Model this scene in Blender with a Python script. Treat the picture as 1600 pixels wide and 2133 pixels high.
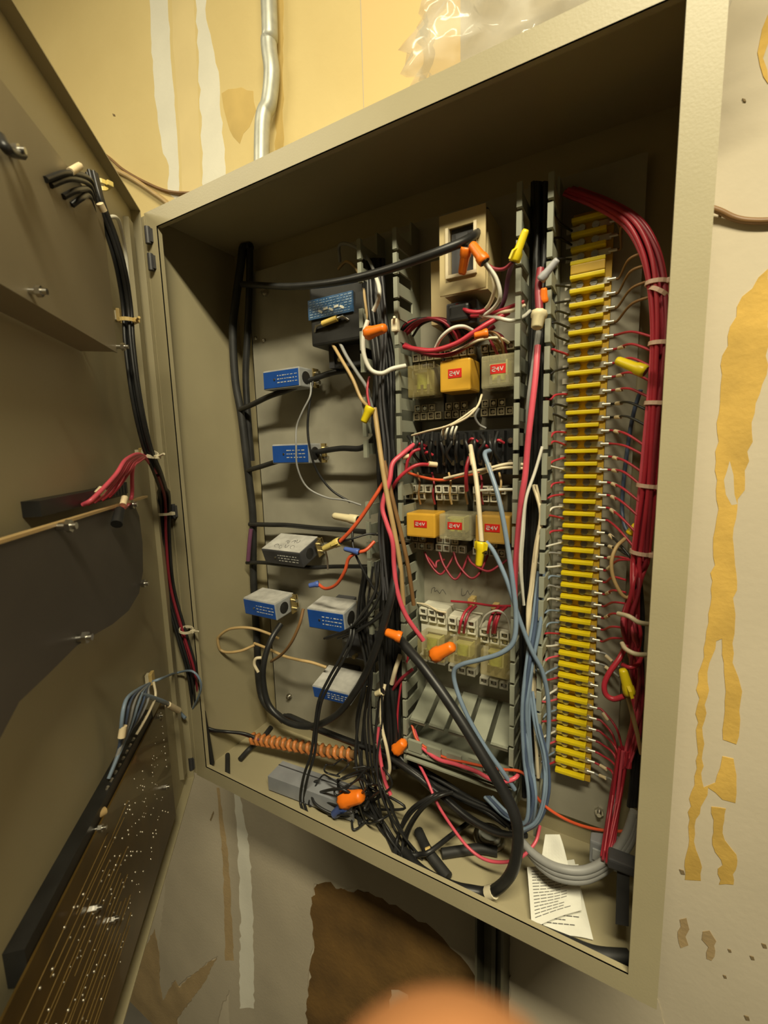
import bpy, bmesh, math, random
from mathutils import Vector, Matrix, Euler
for o in list(bpy.data.objects): bpy.data.objects.remove(o, do_unlink=True)
random.seed(7)
S = bpy.context.scene
COL = S.collection
PI = math.pi
# ---------------------------------------------------------------- camera
FPX = 913.194
CAM = Vector((.560837, -.384382, .484709))
ROT = Euler((1.431644179, .026616792, .51332207), 'XYZ')
M3 = ROT.to_matrix()
cd = bpy.data.cameras.new('camera'); cam = bpy.data.objects.new('camera', cd); COL.objects.link(cam)
cd.sensor_fit = 'HORIZONTAL'; cd.sensor_width = 36; cd.lens = FPX / 1600 * 36
cd.clip_start = .004; cd.clip_end = 50
cam.location = CAM; cam.rotation_euler = ROT
cd.dof.use_dof = True; cd.dof.focus_distance = .62; cd.dof.aperture_fstop = 12
S.camera = cam
# ---------------------------------------------------------------- world, light, exposure
wd = bpy.data.worlds.new('world'); S.world = wd; wd.use_nodes = True
wd.node_tree.nodes['Background'].inputs[0].default_value = (1, .86, .58, 1)
wd.node_tree.nodes['Background'].inputs[1].default_value = .008
def area(name, loc, target, sx, sy, power, col):
    l = bpy.data.lights.new(name, 'AREA'); l.shape = 'RECTANGLE'; l.size = sx; l.size_y = sy; l.energy = power; l.color = col
    o = bpy.data.objects.new(name, l); COL.objects.link(o); o.location = loc
    d = Vector(target) - Vector(loc); o.rotation_euler = d.to_track_quat('-Z', 'Y').to_euler()
    return o
area('ceiling_tube_light', (.95, -.83, 1.58), (.95, -.83, 0), 1.0, .14, 33, (1, .90, .63))
area('ceiling_tube_light_far', (-.75, -.85, 1.58), (-.75, -.85, 0), 1.0, .14, 12, (1, .90, .63))
S.view_settings.view_transform = 'Standard'; S.view_settings.look = 'None'
S.view_settings.gamma = 1; S.view_settings.use_curve_mapping = False
S.view_settings.exposure = 0.55
# ---------------------------------------------------------------- pixel -> place
def ray(u, v): return M3 @ Vector(((u - 800) / FPX, -(v - 1066.5) / FPX, -1))
def at(u, v, y): d = ray(u, v); return CAM + d * ((y - CAM.y) / d.y)
def atZ(u, v, z): d = ray(u, v); return CAM + d * ((z - CAM.z) / d.z)
W, H, D, T = .6, .7941, .148, .0016
PY = .133                       # front of the mounting plate
TH = math.radians(48.3)         # how far the door stands open
HIN = Vector((-.004, -.002, 0)); DD = Vector((math.cos(TH), -math.sin(TH), 0)); DN = Vector((-math.sin(TH), -math.cos(TH), 0))
def dr(s, n, z): return HIN + DD * s + DN * n + Vector((0, 0, z))
def door_px(u, v, n):
    d = ray(u, v); P0 = HIN + DN * n; t = (P0 - CAM).dot(DN) / d.dot(DN); return CAM + d * t
def door_sz(u, v, n):
    q = door_px(u, v, n); return ((q - HIN - DN * n).dot(DD), q.z)
# ---------------------------------------------------------------- materials
MATS = {}
def mat(name, col, rough=.5, metal=0, var=.12, scale=40, bump=0, bscale=200, alpha=1, spec=.5, coat=0, emit=0, col2=None, detail=4):
    if name in MATS: return MATS[name]
    m = bpy.data.materials.new(name); m.use_nodes = True; nt = m.node_tree; N = nt.nodes; L = nt.links
    b = N['Principled BSDF']
    tc = N.new('ShaderNodeTexCoord')
    nz = N.new('ShaderNodeTexNoise'); nz.inputs['Scale'].default_value = scale; nz.inputs['Detail'].default_value = detail
    L.new(tc.outputs['Object'], nz.inputs['Vector'])
    cr = N.new('ShaderNodeValToRGB')
    a = [max(0, c * (1 - var)) for c in col]; z = list(col2) if col2 else [min(1, c * (1 + var)) for c in col]
    cr.color_ramp.elements[0].position = .32; cr.color_ramp.elements[1].position = .68
    cr.color_ramp.elements[0].color = (*a, 1); cr.color_ramp.elements[1].color = (*z, 1)
    L.new(nz.outputs['Fac'], cr.inputs['Fac']); L.new(cr.outputs['Color'], b.inputs['Base Color'])
    b.inputs['Roughness'].default_value = rough; b.inputs['Metallic'].default_value = metal
    b.inputs['Specular IOR Level'].default_value = spec; b.inputs['Coat Weight'].default_value = coat
    b.inputs['Alpha'].default_value = alpha
    if bump:
        n2 = N.new('ShaderNodeTexNoise'); n2.inputs['Scale'].default_value = bscale; n2.inputs['Detail'].default_value = 3
        L.new(tc.outputs['Object'], n2.inputs['Vector'])
        bp = N.new('ShaderNodeBump'); bp.inputs['Strength'].default_value = bump; bp.inputs['Distance'].default_value = .002
        L.new(n2.outputs['Fac'], bp.inputs['Height']); L.new(bp.outputs['Normal'], b.inputs['Normal'])
    MATS[name] = m; return m
mat('paint', (.40, .35, .215), .42, var=.05, scale=9, bump=.05, bscale=500)
mat('plate_paint', (.34, .32, .25), .38, var=.12, scale=14, bump=.04)
mat('steel', (.62, .60, .55), .28, 1, var=.1, scale=60)
mat('galv', (.52, .53, .47), .42, .35, var=.14, scale=60)
mat('brass', (.58, .45, .2), .35, .9)
mat('duct', (.30, .31, .24), .5, var=.08, scale=30)
mat('black', (.018, .018, .018), .42, var=.3)
mat('blackrub', (.022, .022, .021), .6, var=.3)
mat('red', (.46, .03, .05), .38); mat('pink', (.66, .09, .13), .38); mat('dred', (.26, .02, .035), .45)
mat('blue', (.20, .27, .36), .38); mat('dblue', (.07, .10, .17), .42); mat('grey', (.30, .30, .29), .45)
mat('white', (.72, .70, .60), .42); mat('cream', (.72, .62, .42), .45); mat('brown', (.24, .13, .05), .45)
mat('tan', (.52, .36, .16), .45); mat('ored', (.66, .10, .035), .4); mat('purple', (.16, .06, .12), .45)
mat('n_orange', (.90, .20, .012), .38, var=.06); mat('n_yellow', (.85, .66, .015), .36, var=.06)
mat('n_grey', (.42, .42, .44), .4); mat('n_blue', (.08, .14, .45), .4); mat('n_cream', (.78, .68, .42), .45); mat('n_pale', (.76, .60, .18), .42)
mat('t_yellow', (.78, .60, .01), .4, var=.08); mat('t_base', (.58, .36, .03), .45, var=.1)
mat('lugs', (.70, .66, .55), .35, .7)
mat('tag', (.80, .66, .42), .5)
mat('label_blue', (.015, .08, .36), .32, var=.1); mat('label_dull', (.03, .09, .20), .5, var=.3, scale=200); mat('print_blue', (.25, .34, .45), .6); mat('label_red', (.62, .02, .015), .4); mat('print', (.62, .62, .58), .5, var=.2, scale=300)
mat('casegrey', (.34, .35, .35), .5, var=.15, scale=50); mat('casedark', (.055, .055, .06), .45, var=.2)
mat('dusty', (.46, .45, .42), .75, var=.2, scale=60)
mat('amber', (.72, .40, .045), .2, var=.05, alpha=.93); mat('clear', (.72, .66, .40), .10, var=.05, alpha=.30); mat('smoke', (.46, .38, .16), .12, alpha=.34)
mat('amber2', (.58, .34, .07), .2, var=.05, alpha=.82)
mat('coil', (.36, .38, .05), .4, var=.25, scale=120); mat('contact', (.62, .60, .22), .3, .4)
mat('socket', (.10, .09, .06), .5); mat('socketw', (.66, .64, .52), .5); mat('sockt', (.26, .22, .13), .5)
mat('beige', (.56, .45, .23), .5, var=.06, scale=20)
mat('trace', (.20, .13, .04), .5); mat('pcb', (.080, .048, .011), .3, var=.25, scale=30, coat=.2); mat('solder', (.55, .5, .4), .35, .8)
mat('plate_dark', (.075, .065, .055), .5, var=.15, scale=12); mat('plate_door', (.30, .255, .165), .5, var=.1, scale=8)
mat('paper', (.80, .79, .70), .8, var=.03, scale=60); mat('ink', (.12, .115, .11), .8)
mat('pvcgrey', (.26, .27, .29), .5, var=.1)
mat('spiral', (.62, .22, .06), .4, alpha=.9)
mat('mount', (.66, .48, .18), .5); mat('tie', (.76, .68, .48), .5); mat('tiepink', (.72, .50, .38), .5)
mat('skin', (.36, .16, .065), .75, var=.10, scale=60, spec=.08, bump=.1, bscale=900); mat('nail', (.70, .42, .30), .3)
mat('bag', (.80, .78, .70), .10, alpha=.27, var=.05, coat=.6)
mat('resistor', (.72, .52, .12), .4)
mat('wall', (.57, .50, .37), .85, var=.06, scale=5, bump=.12, bscale=120, col2=(.62, .545, .41))
mat('w_yellow', (.78, .61, .27), .8, var=.06, scale=4, bump=.15, bscale=90, col2=(.82, .66, .31))
mat('w_peach', (.84, .60, .27), .8, var=.03, scale=3, bump=.05)
mat('w_white', (.86, .83, .70), .85, var=.05, scale=12, bump=.1); mat('w_cream', (.82, .66, .33), .85, var=.05, scale=10)
mat('w_ochre', (.62, .40, .09), .85, var=.18, scale=18, bump=.3, bscale=150); mat('w_stain', (.68, .49, .17), .85, var=.14, scale=14)
mat('w_brown', (.17, .09, .02), .9, var=.25, scale=16, bump=.4, bscale=120); mat('w_tan', (.42, .30, .15), .9, var=.15, scale=14, bump=.3)
mat('w_plaster_shaded', (.50, .435, .32), .88, var=.07, scale=8, bump=.15); mat('w_speck', (.22, .16, .08), .9)  # dirty plaster, its colour lowered further to stand in for shade below the cabinet
mat('floor', (.12, .11, .09), .8, var=.15, scale=6); mat('ceil', (.7, .66, .56), .9, var=.05)
mat('strut', (.12, .11, .07), .5, .2, var=.1)
# ---------------------------------------------------------------- mesh builder
class MB:
    def __init__(s): s.v = []; s.f = []; s.sm = []
    def add(s, v, f, smooth=False):
        k = len(s.v); s.v += [tuple(p) for p in v]; s.f += [tuple(i + k for i in q) for q in f]; s.sm += [smooth] * len(f); return s
    def box(s, c, d, rot=None):
        c = Vector(c); h = Vector(d) / 2; pts = []
        for x in (-1, 1):
            for y in (-1, 1):
                for z in (-1, 1):
                    p = Vector((x * h.x, y * h.y, z * h.z))
                    if rot: p = rot @ p
                    pts.append(c + p)
        return s.add(pts, [(0, 1, 3, 2), (4, 6, 7, 5), (0, 4, 5, 1), (2, 3, 7, 6), (0, 2, 6, 4), (1, 5, 7, 3)])
    def bx(s, x0, x1, y0, y1, z0, z1): return s.box(((x0 + x1) / 2, (y0 + y1) / 2, (z0 + z1) / 2), (abs(x1 - x0), abs(y1 - y0), abs(z1 - z0)))
    def bev(s, c, d, b=.001, rot=None):
        bm = bmesh.new(); bmesh.ops.create_cube(bm, size=1); bmesh.ops.scale(bm, vec=Vector(d), verts=bm.verts)
        bmesh.ops.bevel(bm, geom=list(bm.edges), offset=b, segments=2, profile=.6, affect='EDGES')
        bm.verts.index_update(); c = Vector(c)
        v = [c + (rot @ q.co if rot else q.co) for q in bm.verts]; f = [[q.index for q in p.verts] for p in bm.faces]; bm.free()
        return s.add(v, f)
    def cyl(s, a, b, r0, r1=None, n=12, caps=True, smooth=True):
        a = Vector(a); b = Vector(b); r1 = r0 if r1 is None else r1; w = (b - a).normalized(); u = w.orthogonal().normalized(); t = w.cross(u)
        v = []; f = []
        for p, r in ((a, r0), (b, r1)):
            for i in range(n): q = 2 * PI * i / n; v.append(p + (u * math.cos(q) + t * math.sin(q)) * r)
        for i in range(n): j = (i + 1) % n; f.append((i, j, n + j, n + i))
        s.add(v, f, smooth)
        if caps: s.add(v, [tuple(range(n))[::-1], tuple(range(n, 2 * n))])
        return s
    def lathe(s, prof, n=16, flute=0, smooth=True, mtx=None):
        v = []; f = []
        for r, z in prof:
            for i in range(n):
                q = 2 * PI * i / n; rr = r * (1 - (flute if i % 2 else 0)); p = Vector((rr * math.cos(q), rr * math.sin(q), z)); v.append(mtx @ p if mtx else p)
        m = len(prof)
        for k in range(m - 1):
            for i in range(n): j = (i + 1) % n; f.append((k * n + i, k * n + j, (k + 1) * n + j, (k + 1) * n + i))
        f.append(tuple(range(n))[::-1]); f.append(tuple((m - 1) * n + i for i in range(n)))
        return s.add(v, f, smooth)
    def tube(s, path, r, n=8):
        P = [Vector(p) for p in path]; m = len(P)
        t0 = (P[1] - P[0]).normalized(); u = t0.orthogonal().normalized(); v = []; f = []
        for k in range(m):
            t = (P[min(k + 1, m - 1)] - P[max(k - 1, 0)])
            t = t.normalized() if t.length > 1e-9 else t0
            u = (u - t * u.dot(t)); u = u.normalized() if u.length > 1e-6 else t.orthogonal().normalized(); w = t.cross(u); t0 = t
            rr = r[k] if isinstance(r, (list, tuple)) else r
            for i in range(n): q = 2 * PI * i / n; v.append(P[k] + (u * math.cos(q) + w * math.sin(q)) * rr)
        for k in range(m - 1):
            for i in range(n): j = (i + 1) % n; f.append((k * n + i, k * n + j, (k + 1) * n + j, (k + 1) * n + i))
        s.add(v, f, True)
        s.add(v, [tuple(range(n))[::-1], tuple((m - 1) * n + i for i in range(n))]); return s
    def prism(s, pts, off):
        off = Vector(off); n = len(pts); v = [Vector(p) for p in pts]; v += [p + off for p in v]
        f = [tuple(range(n)), tuple(range(n, 2 * n))[::-1]] + [(i, n + i, n + (i + 1) % n, (i + 1) % n) for i in range(n)]
        return s.add(v, f)
    def ball(s, c, r, nu=12, nv=8, sc=(1, 1, 1)):
        c = Vector(c); v = []; f = []
        for k in range(nv + 1):
            a = PI * k / nv
            for i in range(nu): q = 2 * PI * i / nu; v.append(c + Vector((sc[0] * r * math.sin(a) * math.cos(q), sc[1] * r * math.sin(a) * math.sin(q), sc[2] * r * math.cos(a))))
        for k in range(nv):
            for i in range(nu): j = (i + 1) % nu; f.append((k * nu + i, (k + 1) * nu + i, (k + 1) * nu + j, k * nu + j))
        return s.add(v, f, True)
    def mesh(s, name):
        me = bpy.data.meshes.new(name); me.from_pydata(s.v, [], s.f); me.polygons.foreach_set('use_smooth', s.sm); me.update()
        bm = bmesh.new(); bm.from_mesh(me); bmesh.ops.recalc_face_normals(bm, faces=bm.faces); bm.to_mesh(me); bm.free(); return me
def tag(o, label=None, cat=None, group=None, kind=None):
    if label: o['label'] = label
    if cat: o['category'] = cat
    if group: o['group'] = group
    if kind: o['kind'] = kind
    return o
def obj(name, mb, m, parent=None, world=False):
    """links one mesh object; world=True: the vertices are world places and the parent is an unrotated empty"""
    me = mb if isinstance(mb, bpy.types.Mesh) else None
    if me is None:
        if parent is not None and world:
            q = parent; off = Vector((0, 0, 0))
            while q is not None: off += q.location; q = q.parent
            mb.v = [tuple(Vector(p) - off) for p in mb.v]
        me = mb.mesh(name)
    if not me.materials: me.materials.append(MATS[m])
    o = bpy.data.objects.new(name, me); COL.objects.link(o)
    if parent is not None: o.parent = parent
    return o
def thing(name, label, cat, loc=(0, 0, 0), rot=None, group=None):
    o = bpy.data.objects.new(name, None); COL.objects.link(o); o.empty_display_size = .02; o.location = loc
    if rot is not None: o.rotation_euler = rot if not isinstance(rot, Matrix) else rot.to_euler()
    return tag(o, label, cat, group)
def solo(name, mb, m, label, cat, group=None, origin=None):
    """a thing that is one mesh; its origin is set at its base"""
    vs = [Vector(p) for p in mb.v]
    c = Vector(origin) if origin else sum(vs, Vector()) / len(vs)
    mb.v = [tuple(p - c) for p in vs]; o = obj(name, mb, m); o.location = c
    return tag(o, label, cat, group)
def dup(root, loc=None):
    r = root.copy(); COL.objects.link(r)
    if loc is not None: r.location = loc
    for ch in list(root.children):
        c = ch.copy(); COL.objects.link(c); c.parent = r
        for g in list(ch.children): d = g.copy(); COL.objects.link(d); d.parent = c
    return r
def spline(P, k=7):
    P = [Vector(p) for p in P]
    if len(P) < 3: return [P[0].lerp(P[-1], i / k) for i in range(k + 1)]
    Q = [P[0] * 2 - P[1]] + P + [P[-1] * 2 - P[-2]]; out = []
    for i in range(1, len(Q) - 2):
        a, b, c, d = Q[i - 1:i + 3]
        for j in range(k):
            t = j / k; out.append(.5 * ((2 * b) + (c - a) * t + (2 * a - 5 * b + 4 * c - d) * t * t + (3 * b - a - 3 * c + d) * t ** 3))
    out.append(P[-1]); return out
def px(pts): return [at(*p) for p in pts]
def wire(label, m, r, pts, name='wire', cat='wire', group=None, n=7, k=7, world=False, parent=None, out=False):
    P = list(pts) if world else px(pts)
    if not world and parent is None:
        for i_, (q_, p_) in enumerate(zip(pts, P)):
            if p_.z < r + .0026 and 0 < p_.x < W: P[i_] = atZ(q_[0], q_[1], r + .0026)
    path = spline(P, k)
    if not out:                                   # what runs inside the enclosure stays inside its sheet metal
        e = r + T + .0004
        path = [Vector((min(max(p.x, e), W - e), min(p.y, D - e), min(max(p.z, e), H - e))) if p.y > .003 else p for p in path]
    mb = MB().tube(path, r, n)
    if parent is not None: return obj(name, mb, m, parent, True)
    return solo(name, mb, m, label, cat, group)
def frame(a, b):
    """rotation taking local +Z to a->b"""
    return (Vector(b) - Vector(a)).to_track_quat('Z', 'Y').to_matrix()
# ================================================================ the room
def struct(name, mb, m): o = obj(name, mb, m); o['kind'] = 'structure'; return o
WY = .15
wall = struct('wall_back', MB().bx(-2.2, 2.2, WY, WY + .1, -1.05, 1.65), 'wall')
struct('floor', MB().bx(-2.2, 2.2, -2.2, WY + .1, -1.15, -1.05), 'floor')
struct('ceiling', MB().bx(-2.2, 2.2, -2.2, WY + .1, 1.65, 1.75), 'ceil')
_pl = [0]
def patch(name, pts, m, jag=.003, seg=.012, world=False, thick=.0006):
    """a thin torn or trowelled layer lying on the wall, outline in photo pixels or in (x, z)"""
    _pl[0] += 1
    P = [Vector((p[0], 0, p[1])) for p in pts] if world else [Vector((at(u, v, WY).x, 0, at(u, v, WY).z)) for u, v in pts]
    rnd = random.Random(_pl[0]); out = []
    for i in range(len(P)):
        a, b = P[i], P[(i + 1) % len(P)]; n = max(1, int((b - a).length / seg)); nr = (b - a).normalized().cross(Vector((0, 1, 0)))
        for k in range(n): out.append(a.lerp(b, k / n) + (nr * rnd.uniform(-jag, jag) if k else Vector()))
    y = WY - thick * (.4 + .055 * _pl[0])
    return obj(name, MB().prism([(p.x, y, p.z) for p in out], (0, WY + .002 - y, 0)), m, wall)
patch('paint_layer', [(-1.6, .25), (-1.6, 1.645), (.2435, 1.645), (.2435, .25)], 'w_yellow', .001, .3, True)
patch('paint_layer', [(.2445, .5), (.2445, 1.645), (.372, 1.645), (.372, .5)], 'w_peach', .0005, .3, True)
patch('skim_band', [(300, -500), (310, -160), (312, 0), (316, 90), (322, 200), (332, 270), (340, 320), (352, 345), (350, 400), (375, 420), (372, 330), (364, 200), (354, 80), (346, -160), (338, -500)], 'w_white', .002)
patch('filler_ridge', [(345, -500), (355, -160), (360, 80), (370, 200), (378, 330), (380, 430), (420, 430), (417, 330), (412, 180), (404, 0), (390, -160), (380, -500)], 'w_cream', .001)
patch('skim_band', [(396, -500), (404, -160), (408, 0), (415, 130), (420, 300), (424, 420), (470, 420), (468, 330), (460, 240), (456, 150), (442, 90), (430, 40), (424, -160), (418, -500)], 'w_white', .003)
patch('stain', [(462, 195), (490, 185), (528, 190), (534, 230), (520, 265), (500, 300), (486, 285), (474, 255), (466, 225)], 'w_stain', .004)
patch('stain', [(578, -100), (592, -100), (590, 330), (574, 340)], 'w_stain', .002)
# torn paper to the right of the cabinet
patch('torn_strip', [(1600, 560), (1546, 618), (1505, 740), (1500, 840), (1494, 900), (1494, 1000), (1493, 1080), (1486, 1160), (1480, 1260), (1466, 1350), (1455, 1420), (1450, 1520), (1452, 1600), (1440, 1650), (1434, 1720), (1427, 1832), (1460, 1834), (1458, 1790), (1450, 1770), (1447, 1720), (1460, 1680), (1475, 1640), (1490, 1650), (1505, 1665), (1532, 1672), (1534, 1630), (1528, 1580), (1505, 1575), (1500, 1600), (1490, 1630), (1466, 1640), (1462, 1580), (1468, 1500), (1474, 1420), (1478, 1380), (1492, 1335), (1504, 1330), (1508, 1380), (1512, 1440), (1508, 1500), (1506, 1540), (1534, 1550), (1540, 1480), (1546, 1440), (1538, 1410), (1526, 1380), (1530, 1320), (1532, 1280), (1530, 1160), (1528, 1100), (1536, 1060), (1552, 1000), (1566, 900), (1588, 800), (1600, 760)], 'w_ochre', .0018, .008)
patch('torn_strip', [(1520, 960), (1528, 990), (1530, 1030), (1536, 1050), (1524, 1052), (1512, 1030), (1508, 1000)], 'wall', .001, .008)
patch('torn_strip', [(1482, 1680), (1512, 1684), (1506, 1720), (1510, 1750), (1524, 1768), (1534, 1780), (1528, 1842), (1498, 1842), (1502, 1790), (1484, 1758), (1486, 1720)], 'w_ochre', .002, .006)
patch('torn_strip', [(1600, 30), (1588, 60), (1578, 110), (1590, 160), (1600, 175)], 'w_ochre', .004, .01)
patch('stain', [(1416, 1915), (1430, 1912), (1436, 1935), (1428, 1950), (1434, 1968), (1418, 1974), (1412, 1940)], 'w_tan', .003, .006)
patch('stain', [(1464, 1940), (1478, 1938), (1492, 1960), (1490, 1980), (1482, 2000), (1472, 1996), (1476, 1972), (1462, 1956)], 'w_tan', .003, .006)
for u, v, a in ((1592, 1970, 6), (1520, 1980, 4), (1567, 1995, 5), (1510, 2034, 4), (1556, 2120, 6), (1421, 1816, 6), (1142, 2015, 9), (1102, 2030, 4), (1190, 2064, 6), (1500, 450, 3), (1550, 210, 4), (238, 240, 3)):
    patch('speck', [(u - a, v - a), (u + a * .6, v - a * .5), (u + a, v + a * .8), (u - a * .3, v + a * .6)], 'w_speck', .0006, .003)
# the wall below the cabinet
patch('plaster_layer', [(380, 1560), (360, 1690), (345, 1850), (332, 1960), (334, 2050), (340, 2085), (352, 2060), (365, 2040), (372, 2055), (386, 2040), (400, 2030), (440, 2000), (455, 1990), (430, 2040), (405, 2075), (375, 2115), (372, 2180), (440, 2180), (462, 2100), (478, 2060), (480, 2180), (640, 2180), (642, 2050), (655, 1940), (650, 1880), (655, 1840), (690, 1838), (700, 1850), (760, 1850), (830, 1900), (868, 1960), (876, 1985), (884, 1960), (920, 1960), (955, 2000), (985, 2035), (1002, 2050), (1002, 1800), (700, 1640)], 'w_plaster_shaded', .003, .012)
patch('torn_patch', [(660, 1842), (690, 1836), (702, 1852), (770, 1858), (840, 1895), (905, 1935), (960, 1990), (1000, 2050), (1000, 2200), (880, 2200), (872, 2120), (850, 2070), (815, 2060), (800, 2200), (635, 2200), (640, 2080), (655, 1960), (648, 1890)], 'w_brown', .004, .012)
patch('torn_patch', [(322, 1935), (333, 1990), (334, 2050), (341, 2085), (354, 2058), (366, 2040), (374, 2056), (400, 2030), (452, 1994), (428, 2044), (396, 2086), (370, 2120), (366, 2250), (150, 2350), (240, 2100)], 'w_tan', .002, .01)
patch('filler_ridge', [(486, 1640), (498, 1640), (520, 1760), (528, 1900), (530, 2100), (500, 2100), (502, 1900), (496, 1760)], 'w_white', .003)
patch('filler_ridge', [(452, 1640), (458, 1640), (478, 1800), (488, 2000), (470, 2000), (466, 1800)], 'w_tan', .002)
patch('plaster_layer', [(1062, 1900), (1062, 2240), (1400, 2240), (1370, 2080), (1300, 2060)], 'wall', .004)
patch('speck', [(438, 1706), (446, 1688), (447, 1694), (440, 1710)], 'w_speck', .0006, .004)
# ================================================================ the enclosure
enc = thing('electrical_enclosure', 'open khaki steel electrical enclosure mounted on the stained wall', 'cabinet', (W / 2, .07, 0))
def part(name, mb, m, parent=None): return obj(name, mb, m, parent or enc, True)
T = .0016; LX, LZ = .0224, .0207
part('back', MB().bx(0, W, D - T, D, 0, H), 'paint')
part('side', MB().bx(0, T, 0, D, 0, H), 'paint'); part('side', MB().bx(W - T, W, 0, D, 0, H), 'paint')
part('top', MB().bx(0, W, 0, D, H - T, H), 'paint'); part('bottom', MB().bx(0, W, 0, D, 0, T), 'paint')
part('front_lip', MB().bx(0, LX, -.0002, T, 0, H).bx(LX - T, LX, 0, .007, LZ, H - LZ), 'paint')
part('front_lip', MB().bx(W - LX, W, -.0002, T, 0, H).bx(W - LX, W - LX + T, 0, .007, LZ, H - LZ), 'paint')
part('front_lip', MB().bx(LX, W - LX, -.0002, T, H - LZ, H).bx(LX, W - LX, 0, .007, H - LZ, H - LZ + T), 'paint')
part('front_lip', MB().bx(LX, W - LX, -.0002, T, 0, LZ).bx(LX, W - LX, 0, .007, LZ - T, LZ), 'paint')
part('mounting_plate', MB().bx(.040, .560, PY, PY + .002, .04, .754).bx(.040, .0415, PY, PY + .012, .04, .754), 'plate_paint')
for u, v in ((308, 490), (314, 546), (360, 1065), (398, 1590)):
    p = at(u, v, -.004)
    h = part('hinge', MB().cyl((p.x, -.004, p.z - .010), (p.x, -.004, p.z + .010), .0036, n=10).bx(p.x - .001, p.x + .005, -.004, 0, p.z - .008, p.z + .008), 'casedark')
for x, z in ((.075, .72), (.075, .08), (.52, .72), (.545, .062)):
    part('plate_bolt', MB().cyl((x, PY, z), (x, PY - .004, z), .005, n=6, smooth=False).cyl((x, PY - .004, z), (x, PY - .008, z), .0025, n=8), 'steel')
for x, z in ((.045, .735), (.05, .66), (.066, .655)): part('rivet', MB().ball((x, PY - .001, z), .0028, 8, 5), 'steel')
# door: a shallow pan, hinged at the left, standing open towards the viewer
FD = .0115
door = obj('door', MB().prism([dr(0, FD, -.004), dr(.604, FD, -.004), dr(.604, FD, H + .004), dr(0, FD, H + .004)], DN * T), 'paint', enc, True)
def dpart(name, s0, s1, n0, n1, z0, z1, m, par=None):
    P = [dr(s0, n0, z0), dr(s1, n0, z0), dr(s1, n1, z0), dr(s0, n1, z0)]
    return MB().prism(P, (0, 0, z1 - z0))
def dobj(name, mb, m, par): return obj(name, mb, m, par, True)
dobj('rim', dpart('', 0, .604, 0, FD, H + .0025, H + .004, 'paint'), 'paint', door)
dobj('rim', dpart('', 0, .604, 0, FD, -.004, -.0025, 'paint'), 'paint', door)
dobj('rim', dpart('', 0, .0016, 0, FD, -.004, H + .004, 'paint'), 'paint', door)
dobj('rim', dpart('', .6024, .604, 0, FD, -.004, H + .004, 'paint'), 'paint', door)
dobj('stiffener', dpart('', .018, .034, FD - .006, FD, .02, H - .02, 'paint'), 'paint', door)
part('hinge_leaf', MB().bx(-.0065, .0015, -.0016, -.0006, .004, H - .004), 'paint')
# ---- plates screwed to the door
def bolt(par, s, z, n0, n1, r=.0035, m='steel'):
    b = MB().cyl(dr(s, n1, z), dr(s, n0, z), r * .55, n=8); b.cyl(dr(s, n0 + .006, z), dr(s, n0 + .003, z), r, n=6, smooth=False)
    return obj('stud', b, m, par, True)
def plate_thing(name, label, cat, sz, n, th, m):
    c = dr(sz[0][0], n, sz[0][1]); t = thing(name, label, cat, c)
    obj('plate', MB().prism([dr(s, n, z) for s, z in sz], DN * th), m, t, True); return t
NP = -.018
sR, zB = door_sz(245, 735, NP)
pt = plate_thing('cover_plate', 'khaki steel plate on studs across the upper part of the open door', 'plate', [(sR, zB), (.57, zB), (.57, .702), (sR, .702)], NP, .0016, 'plate_door')
obj('bottom_flange', dpart('', sR + .004, .57, NP + .0016, FD - .0005, zB, zB + .0016, 0), 'plate_door', pt, True)
for u, v in ((60, 606), (243, 722), (12, 310)): s, z = door_sz(u, v, NP); bolt(pt, s, z, NP - .010, FD)
NP2 = -.013
sh = [(.56, .4405)] + [door_sz(u, v, NP2) for u, v in ((278, 1046), (290, 1075), (297, 1130), (298, 1190), (290, 1235), (268, 1272), (235, 1300), (190, 1326), (160, 1345), (100, 1405), (40, 1462))] + [(.56, .27)]
sh[1] = (sh[1][0], .4405)
p2 = plate_thing('gauge_backplate', 'dark rounded plate on studs in the middle of the open door', 'plate', sh, NP2, .003, 'plate_dark')
for u, v, l in ((118, 1097, .012), (272, 1051, .006), (296, 1216, .006), (160, 1330, .010)): s, z = door_sz(u, v, NP2); bolt(p2, s, z, NP2 - l, NP2 + .002, .0045)
c2 = thing('connector_block', 'long black ribbed connector behind the dark door plate', 'connector', dr(.2, .004, .445))
obj('body', dpart('', .155, .32, .000, FD, .446, .457, 0), 'black', c2, True)
for i in range(9): obj('rib', dpart('', .158 + i * .008, .162 + i * .008, -.002, .001, .448, .4595, 0), 'black', c2, True)
obj('edge_trim', dpart('', .135, .56, NP2 - .001, NP2 + .004, .4405, .4425, 0), 'tan', p2, True)
NP3 = -.002
pc = thing('circuit_board', 'brown circuit board full of solder joints low on the open door', 'circuit board', dr(.13, NP3, .05))
obj('board', MB().prism([dr(.112, NP3, .19), dr(.57, NP3, .19), dr(.57, NP3, .03), dr(.112, NP3, .03)], DN * .0016), 'pcb', pc, True)
sj = MB(); rr = random.Random(3)
def joint(s, z, r=.0011):
    q = dr(s, NP3, z); sj.ball(q, r, 6, 4)
for k in range(9): joint(.128, .181 - k * .0088, .0014)
for k in range(260):
    a = rr.random(); s = .14 + a * .36; z = .178 - rr.random() * .11 - (.02 * rr.random())
    s = round(s / .0045) * .0045; z = round(z / .0045) * .0045; joint(s, z, rr.uniform(.0006, .0012))
tag(obj('solder_joints', sj, 'solder', pc, True), kind='stuff')
tr = MB()
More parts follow.
